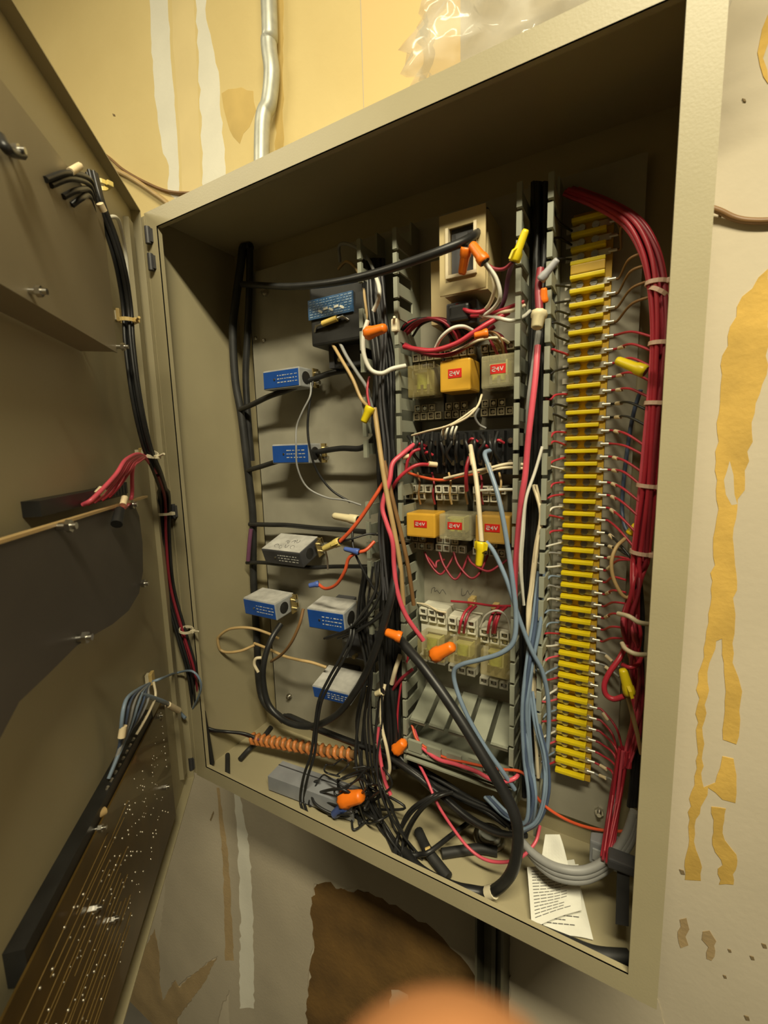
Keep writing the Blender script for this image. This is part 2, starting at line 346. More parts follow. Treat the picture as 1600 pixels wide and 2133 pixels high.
for k in range(16):
    z = .06 + k * .0075; s0 = .24 + rr.random() * .06; tr.v, tr.f
    a, b = dr(s0, NP3 - .0002, z), dr(s0 + .1 + rr.random() * .15, NP3 - .0002, z + rr.uniform(-.004, .004))
    tr.tube([a, a.lerp(b, .5) + Vector((0, 0, rr.uniform(-.002, .002))), b], .00035, 4)
tag(obj('traces', tr, 'trace', pc, True), kind='stuff')
for u, v in ((205, 1726), (232, 1916), (342, 1640), (328, 1492), (195, 1893)): s, z = door_sz(u, v, NP3); bolt(pc, s, z, NP3 - .006, FD, .003)
obj('standoff', MB().cyl(dr(.305, FD, .196), dr(.288, -.001, .192), .0035, n=8), 'tan', pc, True)
hd = obj('header', dpart('', .15, .40, .000, FD, .176, .200, 0), 'black', pc, True)
for i in range(12): obj('pin', MB().cyl(dr(.168 + i * .0095, .003, .1985), dr(.168 + i * .0095, .001, .2025), .0012, n=6), 'solder', hd, True)
# ---- cable ties, tags, mounts
def tie(label, p, axis, r, m='tie', group=None, tail=None, w=.0035):
    p = Vector(p); ax = Vector(axis).normalized(); u = ax.orthogonal().normalized(); t_ = ax.cross(u)
    t = thing('cable_tie', label, 'cable tie', p, None, group); b = MB(); n = 16; v = []; f = []
    for i in range(n):
        q = 2 * PI * i / n; d = u * math.cos(q) + t_ * math.sin(q)
        for rr_, h in ((r, -w / 2), (r + .0011, -w / 2), (r + .0011, w / 2), (r, w / 2)): v.append(d * rr_ + ax * h)
    for i in range(n):
        j = (i + 1) % n
        for a in range(4): c = (a + 1) % 4; f.append((i * 4 + a, j * 4 + a, j * 4 + c, i * 4 + c))
    obj('band', b.add(v, f), m, t)
    toward = (CAM - p); toward = (toward - ax * toward.dot(ax)).normalized()
    sd = ax.cross(toward).normalized()
    hp = toward * (r + .001) * .5 + sd * (r + .0015) * .86
    obj('head', MB().bev(hp, (.0055, .0055, .0045), .0008), m, t)
    if tail: obj('tail', MB().tube([hp, hp + Vector(tail) * .5, hp + Vector(tail)], .0013, 5), m, t)
    return t
def sleeve(label, a, b, r, m='tag', group='wire marker sleeves'):
    return solo('marker_sleeve', MB().cyl(a, b, r, n=8), m, label, 'sleeve', group)
# ================================================================ vertical wire ducts
def duct(label, x0, x1, z0, z1, yf, pitch=.0250, fw=.0212, first=0, skipL=(), skipR=()):
    t = thing('wire_duct', label, 'wire duct', ((x0 + x1) / 2, PY, z0)); th = .0022
    part('base', MB().bx(x0, x1, PY - .003, PY - .0002, z0, z1), 'duct', t)
    for x, sk in ((x0, skipL), (x1 - th, skipR)):
        part('wall_strip', MB().bx(x, x + th, PY - .022, PY - .003, z0, z1), 'duct', t)
    me = MB().bx(-th / 2, th / 2, yf - (PY - .022) + .002, 0, -fw * .31, fw * .31).bx(-th / 2 - .0014, th / 2 + .0014, yf - (PY - .022), yf - (PY - .022) + .0045, -fw / 2, fw / 2).mesh('finger'); me.materials.append(MATS['duct'])
    n = int((z1 - z0) / pitch)
    for x, sk in ((x0 + th / 2, skipL), (x1 - th / 2, skipR)):
        for i in range(n):
            if i in sk: continue
            o = bpy.data.objects.new('finger', me); COL.objects.link(o); o.parent = t
            o.location = Vector((x, PY - .022, z0 + (i + .5) * pitch)) - t.location
    return t
duct('grey slotted wire duct between the relays and the yellow terminal strip', .4565, .4865, .055, .745, .068)
duct('grey slotted wire duct stuffed with black wires beside the current sensors', .2775, .3255, .075, .745, .070, skipL=(5, 6, 9, 14, 15, 19, 23))
# horizontal duct at the bottom of the relays
t = thing('wire_duct', 'short horizontal slotted wire duct below the relays with red wires in its slots', 'wire duct', (.39, PY, .10))
a0, a1 = .3285, .4555
part('base', MB().bx(a0, a1, PY - .003, PY - .0002, .100, .165), 'duct', t)
part('wall_strip', MB().bx(a0, a1, .062, PY - .003, .100, .1022), 'duct', t)
fm = MB().bx(-.0098, .0098, -.060, 0, -.0011, .0011).bx(-.0098, .0098, -.060, -.057, -.004, .0011).mesh('finger'); fm.materials.append(MATS['duct'])
for i in range(5):
    o = bpy.data.objects.new('finger', fm); COL.objects.link(o); o.parent = t; o.rotation_euler = (.38, 0, 0); o.location = Vector((a0 + .012 + i * .0256, PY - .005, .170)) - t.location
for i in range(5):
    part('front_tip', MB().bx(a0 + .003 + i * .0256, a0 + .021 + i * .0256, .064, .068, .112, .126), 'duct', t)
part('lower_wall', MB().bx(a0, a1, .064, PY - .005, .108, .1105), 'duct', t)
# ================================================================ yellow terminal strip
ts = thing('terminal_strip', 'long yellow barrier terminal strip with screws down the right of the plate', 'terminal strip', (.5135, PY, .10))
PIT = .01318; Z0 = .1098; NF = 46
zf = lambda i: Z0 + PIT * i          # fin i counted from below
part('rail', MB().bx(.4985, .5345, PY - .010, PY - .0003, Z0 - .008, zf(NF - 1) + .008), 't_base', ts)
fin = MB().bev((0, -.0050, 0), (.0315, .011, .0040), .0009).mesh('barrier'); fin.materials.append(MATS['t_yellow'])
scr = MB().cyl((0, 0, 0), (0, -.0042, 0), .0040, .0034, 10).box((0, -.0043, 0), (.0060, .0006, .0009)).mesh('screw'); scr.materials.append(MATS['steel'])
for i in range(NF):
    o = bpy.data.objects.new('barrier', fin); COL.objects.link(o); o.parent = ts; o.location = Vector((.5133, PY - .009, zf(i))) - ts.location
    if i == NF - 1: break
    for x in (.5065, .5190):
        o = bpy.data.objects.new('screw', scr); COL.objects.link(o); o.parent = ts; o.location = Vector((x, PY - .010, zf(i) + PIT / 2)) - ts.location
    if i not in (41,):
        l = MB().bx(.4925, .5055, PY - .0125, PY - .0112, zf(i) + PIT / 2 - .0028, zf(i) + PIT / 2 + .0028)
        part('lug', l, 'lugs', ts)
        part('lug', MB().bx(.5200, .5330, PY - .0125, PY - .0112, zf(i) + PIT / 2 - .0028, zf(i) + PIT / 2 + .0028).cyl((.531, PY - .012, zf(i) + PIT / 2), (.5385, PY - .012, zf(i) + PIT / 2), .0017, n=6), 'lugs', ts)
part('end_block', MB().bev((.5135, PY - .012, zf(41) + PIT / 2), (.031, .016, .009), .001), 't_base', ts)
# the red bundle at the right and wires from each terminal
bun = [(1190, 400, .118), (1255, 425, .11), (1315, 462, .10), (1352, 520, .095), (1370, 590, .092), (1377, 680, .09), (1373, 780, .09), (1362, 900, .09), (1352, 1000, .09), (1342, 1090, .09), (1334, 1170, .09)]
BW = spline(px(bun), 8)
bt = thing('wire_bundle', 'thick bundle of red wires tied along the right side of the enclosure', 'wire bundle', BW[-1])
for k in range(13):
    q = 2 * PI * k / 9 + .3; rad = .0066 if k < 9 else .0028; ph = rr.random() * 6
    pts = []
    for j, p in enumerate(BW):
        a = q + .25 * math.sin(j * .12 + ph); pts.append(p + Vector((math.cos(a) * rad, math.sin(a) * rad, 0)))
    last = pts[-1]
    pts += spline([last, at(1322 + 9 * math.cos(k * 2.1), 1225, .085 + .012 * math.sin(k)), at(1312 + 16 * math.cos(k * 1.7), 1300, .09 + .015 * math.sin(k * 2)), at(1322 + 14 * math.sin(k * 3.1), 1390, .095)], 6)[1:]
    obj('wire', MB().tube(pts, .0021, 6), ('red', 'red', 'dred', 'red', 'pink')[k % 5], bt, True)
GW = 'field wires on the terminal strip'
def bundle_at(z):
    return min(BW, key=lambda p: abs(p.z - z))
low = [(1300, 1560, .105), (1286, 1640, .10), (1276, 1700, .09), (1264, 1790, .05)]
LB = spline(px(low), 8)
lowt = thing('wire_bundle', 'red wires gathered below the terminal strip dropping to the enclosure floor', 'wire bundle', LB[-1])
for i in range(NF - 1):
    z = zf(i) + PIT / 2; st = Vector((.5375, PY - .012, z)); r = .0012; rnd = random.Random(i + 50)
    if i in (41,): continue
    m = 'red'
    if i in (31, 30): m = 'black'
    if i in (21, 20): m = 'black'
    if i in (0, 11, 10): m = 'grey'
    if i > 36: m = 'brown'
    if i >= 12:
        tgt = bundle_at(z + (.012 if i > 36 else -.012 - .012 * max(0, (30 - i)) / 18)) if i >= 18 else at(1316, 1180 + (18 - i) * 26, .095)
        tgt = tgt + Vector((-.005, 0, rnd.uniform(-.002, .002)))
        mid = st.lerp(tgt, .5) + Vector((0, -.005, .004 + rnd.uniform(-.001, .002)))
        P = [st, st + Vector((.004, -.001, 0)), mid, tgt]
    elif i in (9, 8, 7): continue
    elif i in (11, 10):
        tgt = at(1290, 1390 + (11 - i) * 20, .11); P = [st, st + Vector((.008, -.001, -.001)), tgt]
    else:
        tgt = LB[6 + (6 - i if i < 6 else 0)] + Vector((rnd.uniform(-.004, .004), rnd.uniform(-.004, .004), 0)); mid = st.lerp(tgt, .45) + Vector((.010, -.004, .012)); P = [st, st + Vector((.007, -.001, -.001)), mid, tgt, LB[-1] + Vector((rnd.uniform(-.004, .004), rnd.uniform(-.003, .003), 0))] 
    lab = {'red': 'thin red wire from a terminal screw to the red bundle', 'black': 'thin black wire leaving the right edge of the yellow terminal strip', 'grey': 'thin grey wire leaving the lower end of the yellow terminal strip', 'brown': 'thin brown wire at the shaded top of the yellow terminal strip'}[m]
    wire(lab, m, r, P, group=GW + ' ' + m, world=True, n=6, k=6)
    a = st + Vector((.004, -.0006, 0)); d = (P[2] - a).normalized()
    if rnd.random() < .8 and i < 38: sleeve('cream marker sleeve on a wire right of the terminal strip', a + d * .004, a + d * .0125, .0019)
for k in range(7):
    q = k * .9; obj('wire', MB().tube([p + Vector((math.cos(q + j * .05) * .0045, math.sin(q + j * .05) * .0045, 0)) for j, p in enumerate(LB)], .0017, 6), ('red', 'pink', 'red', 'dred')[k % 4], lowt, True)
# wires from the duct to the left side of the strip
for i in range(NF - 1):
    z = zf(i) + PIT / 2; rnd = random.Random(i + 900); en = Vector((.4935, PY - .012, z)); st = Vector((.4835, PY - .034 + rnd.uniform(-.004, .004), z + rnd.uniform(-.008, .008)))
    if i > 36: m = 'black'
    elif i > 28: m = ('black', 'black', 'red')[i % 3]
    elif i > 19: m = ('red', 'red', 'white')[i % 3]
    elif i > 13: m = ('white', 'grey', 'blue')[i % 3]
    else: m = ('red', 'blue', 'pink', 'white')[i % 4]
    if i in (41, 33): continue
    wire('thin %s jumper from the right duct into the left side of the terminal strip' % m, m, .0012, [st + Vector((-.012, .006, rnd.uniform(-.006, .006))), st, st.lerp(en, .5) + Vector((0, -.004, rnd.uniform(-.001, .004))), en + Vector((.004, 0, 0))], group='jumper wires %s' % m, world=True, n=6, k=5)
for (u, v, a, lab) in ((1375, 590, 0, 'uppermost'), (1376, 612, .6, 'second'), (1372, 712, 0, 'third'), (1366, 846, 0, 'fourth'), (1352, 1008, 0, 'fifth'), (1338, 1148, 0, 'lowest')):
    p = min(BW, key=lambda p: abs(p.z - at(u, v, .09).z)); tie('pale cable tie around the red bundle, %s from the top' % lab, p, (0.1 + a, 0, 1), .0088, 'tiepink')
# ================================================================ relays and sockets
def strokes(txt, w, h):
    G = {'2': [(0, 1), (1, 1), (1, .5), (0, .5), (0, 0), (1, 0)], '4': [(.8, 0), (.8, 1), (0, .4), (1, .4)], 'V': [(0, 1), (.5, 0), (1, 1)]}
    mb = MB(); n = len(txt); cw = w / (n * 1.35)
    for i, c in enumerate(txt):
        x0 = -w / 2 + i * w / n + .1 * cw
        P = [(x0 + a * cw, b * h - h / 2) for a, b in G[c]]
        for p, q in zip(P, P[1:]):
            a, b = Vector((p[0], 0, p[1])), Vector((q[0], 0, q[1])); d = (b - a); mid = (a + b) / 2; ang = math.atan2(d.z, d.x)
            mb.box(mid, (d.length + .0005, .0003, .0007), Matrix.Rotation(-ang, 3, 'Y'))
    return mb
def relay(label, x, z, w, h, d, kind, yb, lab=True, tilt=0, group=None):
    t = thing('relay', label, 'relay', (x, yb, z), Euler((tilt, 0, 0)), group)
    m = {'amber': 'amber', 'amber2': 'amber2', 'clear': 'clear', 'smoke': 'smoke'}[kind]
    obj('case', MB().bev((0, -d / 2, 0), (w, d, h), .0022), m, t)
    obj('base', MB().bx(-w / 2 + .001, w / 2 - .001, -.004, .001, -h / 2 + .001, h / 2 - .001), 'socket', t)
    obj('coil', MB().cyl((-w * .10, -d * .45, -h * .22), (-w * .10, -d * .45, h * .24), w * .24, n=12), 'coil' if kind != 'amber' else 'tan', t)
    obj('yoke', MB().bx(-w * .36, w * .20, -d * .60, -d * .25, h * .25, h * .30).bx(-w * .36, w * .20, -d * .60, -d * .25, -h * .29, -h * .24), 'contact', t)
    obj('armature', MB().bx(w * .17, w * .22, -d * .80, -d * .25, -h * .24, h * .36), 'contact', t)
    for k in (-1, 0, 1): obj('contact_blade', MB().bx(k * w * .24 - .0016, k * w * .24 + .0016, -d * .90, -d * .3, -h * .42, -h * .36).bx(k * w * .24 - .0016, k * w * .24 + .0016, -d * .90, -d * .86, -h * .42, -h * .12), 'steel', t)
    if lab:
        l = obj('label', MB().bx(-w * .22, w * .22, -d - .0004, -d + .0002, -h * .08, h * .2), 'label_red', t)
        s = strokes('24V', w * .34, h * .12); s.v = [(a, b - d - .0005, c + h * .06) for a, b, c in s.v]; obj('lettering', s, 'print', l)
    return t
def prel(label, u0, v0, u1, v1, yf, kind, yb=.112, lab=True, tilt=0):
    a, b = at(u0, v0, yf), at(u1, v1, yf); return relay(label, (a.x + b.x) / 2, (a.z + b.z) / 2, abs(b.x - a.x), abs(a.z - b.z), yb - yf, kind, yb, lab, tilt)
def socket(label, x, z, w, h, m, rows_up=2, rows_dn=2, mt='sockt', cols=4, dep=.021):
    t = thing('relay_socket', label, 'relay socket', (x, PY, z))
    obj('body', MB().bev((0, -dep / 2, 0), (w, dep, h), .001), m, t)
    cell = w / cols
    for s, rws in ((1, rows_up), (-1, rows_dn)):
        for r in range(rws):
            for c in range(cols):
                if (r + c) % 5 == 4: continue
                cx = -w / 2 + cell * (c + .5); cz = s * (h / 2 - .005 - r * .0095); hgt = .007 if r % 2 == 0 else .004
                k = obj('terminal', MB().bx(cx - cell * .42, cx - cell * .28, -dep - hgt, -dep, cz - .0042, cz + .0042).bx(cx + cell * .28, cx + cell * .42, -dep - hgt, -dep, cz - .0042, cz + .0042).bx(cx - cell * .28, cx + cell * .28, -dep - hgt, -dep, cz - .0042, cz - .0028).bx(cx - cell * .28, cx + cell * .28, -dep - hgt, -dep, cz + .0030, cz + .0042), mt, t)
                obj('screw', MB().cyl((cx, -dep - hgt * .2, cz), (cx, -dep - hgt * .75, cz), .0022, n=8), 'steel', k)
    return t
# row 1
def pm(u0, v0, u1, v1, y): a, b = at(u0, v0, y), at(u1, v1, y); return (a.x + b.x) / 2, (a.z + b.z) / 2
YF = .078
prel('clear relay with green coil and no label, beside an amber relay', 848, 762, 905, 824, .082, 'smoke', lab=False)
prel('bright amber relay with red label between two clear relays of the upper row', 916, 752, 980, 812, YF, 'amber')
prel('clear relay with red label at the end of the upper row by the duct', 1002, 742, 1074, 804, YF, 'clear')
xs1 = [.345, .385, .428]; z1 = .558
for x, nm in zip(xs1, ('unlabelled clear relay', 'bright amber relay of the upper row', 'clear upper relay with red label')):
    socket('brown relay socket with screw terminals behind the %s' % nm, x, z1, .037, .078, 'socket')
prel('amber relay with red label nearest the sensors in the middle row', 846, 1068, 907, 1122, YF, 'amber')
prel('clear relay with red label between two amber relays', 914, 1070, 982, 1128, YF, 'clear')
prel('dull amber relay with red label above a yellow winged wire nut', 990, 1072, 1062, 1136, YF, 'amber2')
for x, nm in zip((.330, .373, .420), ('amber relay by the left duct', 'middle clear relay with red label', 'dull amber relay')):
    socket('brown relay socket with pale terminals behind the %s' % nm, x, .401, .039, .082, 'socket', mt='socketw')
for nm, u0, v0, u1, v1 in (('clear unlabelled relay tipped below a white socket beside an orange wire nut', 932, 1340, 992, 1398), ('clear unlabelled relay tipped below a white socket next to the duct', 1000, 1358, 1064, 1424), ('clear unlabelled relay half hidden by dark wires in the lowest row', 868, 1326, 926, 1388)):
    prel(nm, u0, v0, u1, v1, YF, 'smoke', lab=False, tilt=-.10)
for x, z, nm in ((.349, .262, 'left duct'), (.388, .256, 'grey wire bend'), (.428, .249, 'right duct')):
    socket('white relay socket in the lowest row, nearest the %s' % nm, x, z - .012, .036, .072, 'socketw', 2, 1, 'socketw', 3, .024)
# black barrier block between the first two rows
bb = thing('terminal_block', 'black barrier terminal block with many wires between two relay rows', 'terminal block', (.395, PY, .475))
part('body', MB().bx(.335, .452, PY - .022, PY - .0003, .455, .505), 'black', bb)
for i in range(11): part('barrier', MB().bx(.337 + i * .011, .339 + i * .011, PY - .034, PY - .022, .457, .503), 'black', bb)
for i in range(10):
    for z in (.468, .492): part('screw', MB().cyl((.344 + i * .011, PY - .022, z), (.344 + i * .011, PY - .026, z), .0032, n=8), 'steel', bb)
# beige module with window
x0, z1_ = at(915, 448, .07).x, at(915, 448, .07).z; x1 = at(1012, 425, .07).x; zb = at(915, 618, .07).z
zt = at(960, 438, .07).z
tm = thing('timer_module', 'beige steel box with a framed window near the top of the plate', 'control module', ((x0 + x1) / 2, PY, zb))
part('box', MB().bx(x0 + .001, x1 - .001, .082, PY - .0003, zb + .002, zt), 'beige', tm)
wx0, wx1, wz0, wz1 = at(936, 573, .07).x, at(988, 573, .07).x, at(960, 570, .07).z, at(960, 470, .07).z
fp = MB().bx(x0, wx0, .070, .072, zb, zt).bx(wx1, x1, .070, .072, zb, zt).bx(wx0, wx1, .070, .072, zb, wz0).bx(wx0, wx1, .070, .072, wz1, zt)
part('front_plate', fp, 'beige', tm)
part('window_frame', MB().bx(wx0 - .003, wx0, .067, .074, wz0 - .003, wz1).bx(wx1, wx1 + .003, .067, .074, wz0 - .003, wz1).bx(wx0, wx1, .067, .074, wz0 - .003, wz0), 'cream', tm)
part('dial', MB().bx(wx0 + .001, wx1 - .001, .0745, .082, wz0, wz1).bx(wx0 + .006, wx1 - .008, .073, .0746, wz1 - .018, wz1 - .006), 'casedark', tm)
part('side_flange', MB().bx(x0 - .024, x0, PY - .03, PY - .0003, zb - .018, zb + .05), 'beige', tm)
tb = thing('transformer', 'small black transformer with red leads just under the beige module', 'transformer', ((x0 + x1) / 2, PY, zb - .03))
part('core', MB().bev(((x0 + x1) / 2 - .006, .108, zb - .016), (.034, .048, .024), .002), 'casedark', tb)
part('bobbin', MB().bev(((x0 + x1) / 2 - .006, .082, zb - .017), (.022, .012, .017), .003), 'black', tb)
# ================================================================ current sensors
def squiggles(w, h, y, lines=3, seed=1):
    mb = MB(); r_ = random.Random(seed)
    for l in range(lines):
        x = -w / 2
        while x < w / 2:
            d = r_.uniform(.0015, .005); z = h / 2 - (l + .5) * h / lines
            mb.box((x + d / 2, y, z), (d, .0003, r_.uniform(.0006, .0013))); x += d + r_.uniform(.001, .003)
    return mb
def sensor(label, u0, v0, u1, v1, yf, d, face='label_blue', topm='dusty', rot=0, seed=1, tilt=0):
    a, b = at(u0, v0, yf), at(u1, v1, yf); w = abs(b.x - a.x); h = abs(a.z - b.z)
    t = thing('current_sensor', label, 'sensor', ((a.x + b.x) / 2, yf + d, (a.z + b.z) / 2 + d * math.sin(tilt)), Euler((tilt, 0, rot)))
    fr = .0016
    obj('housing', MB().bev((0, -d / 2, 0), (w, d, h), .0014), 'casegrey' if face == 'label_blue' else 'casedark', t)
    l = obj('face_label', MB().bx(-w / 2 + fr, w / 2 - fr, -d - .0005, -d + .0002, -h / 2 + fr, h / 2 - fr), face, t)
    s = squiggles(w * .5, h * .55, -d - .0007, 3, seed); s.v = [(x + w * .16, y, z) for x, y, z in s.v]
    obj('print', s, 'print', l)
    obj('indicator_screw', MB().cyl((-w * .17, -d - .0012, 0), (-w * .17, -d, 0), .0016, n=8), 'steel', t)
    if topm: obj('dust_layer', MB().bx(-w / 2 + .001, w / 2 - .001, -d + .001, 0, h / 2 - .0004, h / 2 + .0006), topm, t)
    obj('bore', MB().cyl((w / 2 + .0004, -d * .58, 0), (w / 2 - .002, -d * .58, 0), h * .34, n=14), 'black', t)
    br = obj('bracket', MB().bx(w / 2 + .006, w / 2 + .0075, -d * .38, 0, -h * .5, h * .5).bx(w / 2 - .001, w / 2 + .0075, -.0035, -.002, -h * .5, h * .5), 'brass', t)
    for k in (-.25, .25): obj('terminal_screw', MB().cyl((w / 2 + .0075, -d * .22, k * h), (w / 2 + .014, -d * .22, k * h), .003, n=8), 'steel', br)
    obj('mounting_leg', MB().bx(-w * .25, w * .25, -.001, max(.001, PY - yf - d - .001), -h * .3, h * .3), 'casedark', t)
    return t
sensor('blue-faced current sensor standing highest in the column under the black module', 547, 775, 625, 804, .085, .032, seed=1)
sensor('blue-faced current sensor with a scraped white print, second in the column', 566, 927, 645, 965, .085, .030, seed=2)
sensor('dusty grey current sensor with handwriting on its top and a dark face', 545, 1142, 627, 1186, .078, .046, face='casedark', seed=3, tilt=.34)
sensor('dusty blue-faced current sensor nearest the left wall above the ochre loop', 507, 1245, 576, 1294, .078, .042, seed=4, tilt=.10)
sensor('dusty blue-faced current sensor hanging above a dark box beside the left duct', 638, 1264, 713, 1322, .070, .040, seed=5, rot=.08, tilt=.12)
sensor('dusty blue-faced current sensor crossed by black cables, lowest of the column', 648, 1424, 722, 1474, .070, .046, seed=6, rot=.08, tilt=.20)
gs = [o for o in bpy.data.objects if o.name.startswith('current_sensor') and o.get('label', '').startswith('dusty grey')][0]
gh = [c for c in gs.children if c.name.startswith('dust_layer')][0]
zt_ = max(v.co.z for v in gh.data.vertices) + .0002
hwm = MB()
for (x, y, kk) in ((-.016, -.034, 0), (-.006, -.036, 1), (.002, -.033, 2), (-.004, -.022, 3), (.006, -.020, 4), (.014, -.034, 0), (.012, -.018, 2)):
    Q = [(x + .0035 * math.cos(a * 1.1 + kk), y + .004 * math.sin(a * (1 + .3 * kk)), zt_) for a in (0, .9, 1.8, 2.7, 3.6, 4.5)]
    hwm.tube(spline(Q, 4), .0003, 4)
tag(obj('handwriting', hwm, 'ink', gs), kind='stuff')
# black module with blue label and resistor
q0, q1 = at(641, 627, .075), at(735, 648, .075); w = q1.x - q0.x; hh = q0.z - q1.z; zc = (q0.z + q1.z) / 2
bm_ = thing('power_module', 'black module with a speckled blue label and a yellow resistor, high on the plate', 'control module', ((q0.x + q1.x) / 2, PY, zc))
obj('body', MB().bev((.008, -.028, -.006), (w + .014, .055, .074), .003), 'black', bm_)
l = obj('face_label', MB().bx(-w / 2, w / 2, -.058, -.0552, -hh / 2, hh / 2), 'label_dull', bm_)
obj('print', squiggles(w * .92, hh * .9, -.0582, 7, 11), 'print_blue', l)
k_ = MB()
for i in range(5): k_.box((-.014 + i * .008, -.0585, -hh * .18 + .002 * (i % 2)), (.0065, .0004, .0026), Matrix.Rotation(.5 - .6 * (i % 2), 3, 'Y'))
obj('lettering', k_, 'white', l)
zr = -hh / 2 - .008
rs = obj('resistor', MB().cyl((-.010, -.060, zr), (.012, -.060, zr + .003), .0036, n=10), 'resistor', bm_)
obj('lead', MB().tube([(-.026, -.055, zr - .006), (-.02, -.060, zr - .001), (-.010, -.060, zr)], .0017, 6), 'steel', rs)
obj('lead', MB().tube([(.012, -.060, zr + .003), (.020, -.060, zr + .004), (.025, -.055, zr)], .0017, 6), 'steel', rs)
for (ua, va, ub, vb, nm) in ((718, 1322, 782, 1382, 'behind the sensor that hangs beside the left duct'), (690, 700, 752, 760, 'below the black module')):
    a, b = at(ua, va, .10), at(ub, vb, .10)
    t = thing('transformer', 'black transformer box with grey end plate %s' % nm, 'transformer', ((a.x + b.x) / 2, PY, (a.z + b.z) / 2)); w = b.x - a.x; h = a.z - b.z
    obj('body', MB().bev((0, -.017, 0), (w, .034, h), .002), 'casedark', t)
    obj('end_plate', MB().bx(-w / 2 - .002, -w / 2 + .006, -.037, 0, -h / 2, h / 2), 'casegrey' if va > 1000 else 'casedark', t)
    obj('terminal_screw', MB().cyl((-w * .1, -.034, -h * .3), (-w * .1, -.042, -h * .3), .003, n=8), 'brass', t)
# ================================================================ things outside: conduit, bag, strut, wall wires
cp = [at(558, -260, .135), at(558, -40, .135), at(560, 90, .135), at(566, 150, .135), at(560, 215, .135), at(552, 270, .135), at(552, 330, .135)]
cp[0] = Vector((cp[1].x, .135, 1.648)); cp[-1] = Vector((cp[-1].x, .12, .80)); cp[-2] = Vector((cp[-2].x, .13, cp[-2].z))
solo('conduit', MB().tube(spline(cp, 8), .0108, 16), 'galv', 'bent galvanized conduit rising up the yellow wall from the enclosure', 'conduit', origin=cp[-1])
bg = MB(); ic = bmesh.new(); bmesh.ops.create_icosphere(ic, subdivisions=5, radius=1); ic.verts.index_update()
from mathutils import noise
bv = []
for v in ic.verts:
    n = v.co; k = 1 + .26 * noise.noise(n * 2.2) + .24 * abs(noise.noise(n * 4.5 + Vector((3, 1, 2)))) + .07 * abs(noise.noise(n * 8))
    p = Vector((n.x * .135 * k, n.y * .062 * k, n.z * .085 * k)); bv.append(Vector((.505, .070, .872)) + p)
zmin = H + .0008
bv = [Vector((p.x, min(.148, p.y), max(zmin + .0004 * math.sin(p.x * 300), p.z))) for p in bv]
bg.add(bv, [[q.index for q in f.verts] for f in ic.faces], True); ic.free()
solo('plastic_bag', bg, 'bag', 'crumpled clear plastic bag lying on top of the enclosure', 'bag', origin=(.505, .07, H))
sa, sb = at(1000, 1925, .135), at(1058, 1925, .135)
st_ = thing('strut_channel', 'dark steel strut channel running down the wall below the enclosure', 'strut channel', ((sa.x + sb.x) / 2, WY, -1.0))
part('web', MB().bx(sa.x, sb.x, .146, .149, -1.0, -.001), 'strut', st_)
for x in (sa.x, sb.x - .003): part('flange', MB().bx(x, x + .003, .112, .146, -1.0, -.001), 'strut', st_)
part('rib', MB().bx(sa.x + .016, sa.x + .022, .136, .146, -1.0, -.001), 'strut', st_)
wire('brown wire crossing the wall to the right of the enclosure', 'brown', .0028, [(1470, 430, .142), (1500, 440, .144), (1530, 454, .146), (1565, 460, .146), (1620, 458, .146), (1720, 440, .146), (1900, 420, .146), (2200, 430, .146)], out=True)
wire('thin brown wire sagging on the yellow wall behind the door', 'brown', .0022, [(-100, 180, .146), (60, 240, .146), (200, 310, .146), (255, 352, .146), (300, 378, .146), (345, 397, .146), (385, 402, .146), (430, 400, .146)], out=True)
wire('tan wire lying on the yellow wall just above the enclosure corner', 'tan', .004, [(-60, 240, .144), (100, 300, .144), (230, 350, .144), (275, 372, .144), (310, 395, .144), (345, 420, .144), (365, 440, .144)], out=True)

# ================================================================ wire nuts
def nut(label, a, b, m, wing=False, k=.25):
    p, q = at(*a), at(*b); L = (q - p).length; R = L * k
    t = thing('wire_nut', label, 'wire nut', p, frame(p, q))
    obj('cap', MB().lathe([(R * 1.0, 0), (R * 1.06, L * .10), (R * 1.0, L * .30), (R * .86, L * .36), (R * .74, L * .92), (R * .55, L)], 18, .10), m, t)
    obj('mouth', MB().cyl((0, 0, -.0004), (0, 0, L * .08), R * .82, n=12), 'black', t)
    if wing:
        for sg in (-1, 1): obj('wing', MB().prism([(sg * R * .8, -R * .25, 0), (sg * R * 1.75, -R * .25, L * .04), (sg * R * 1.65, -R * .25, L * .30), (sg * R * .8, -R * .25, L * .42)], (0, R * .5, 0)), m, t)
    return t
nut('orange wire nut beside the black module and the left duct', (764, 695, .05), (803, 683, .045), 'n_orange', k=.26)
nut('orange wire nut hanging upright in front of the beige module window', (972, 515, .05), (962, 572, .058), 'n_orange', k=.24)
nut('orange wire nut leaning right from the top of the beige module window', (1010, 546, .05), (982, 508, .048), 'n_orange', k=.26)
nut('orange wire nut among the wires just above the upper relays', (1016, 694, .05), (988, 700, .045), 'n_orange', k=.34)
nut('small orange wire nut on the grey nut wires at the right duct', (1133, 630, .055), (1133, 600, .05), 'n_orange', k=.32)
nut('orange wire nut beside the pink wire on the left duct', (836, 1328, .04), (803, 1316, .035), 'n_orange', k=.34)
nut('orange wire nut against the lowest relays', (904, 1366, .045), (944, 1346, .04), 'n_orange', k=.27)
nut('orange wire nut in the black tangle on the enclosure floor', (714, 1666, .03), (754, 1658, .028), 'n_orange', k=.30)
nut('orange wire nut deep in the dark wires above the horizontal duct', (826, 1562, .07), (842, 1546, .066), 'n_orange', k=.36)
nut('yellow winged wire nut high beside the beige module', (1070, 546, .05), (1096, 478, .046), 'n_yellow', True, .17)
nut('yellow wire nut dangling on a tan wire beside the left duct', (772, 848, .055), (757, 880, .05), 'n_yellow', False, .30)
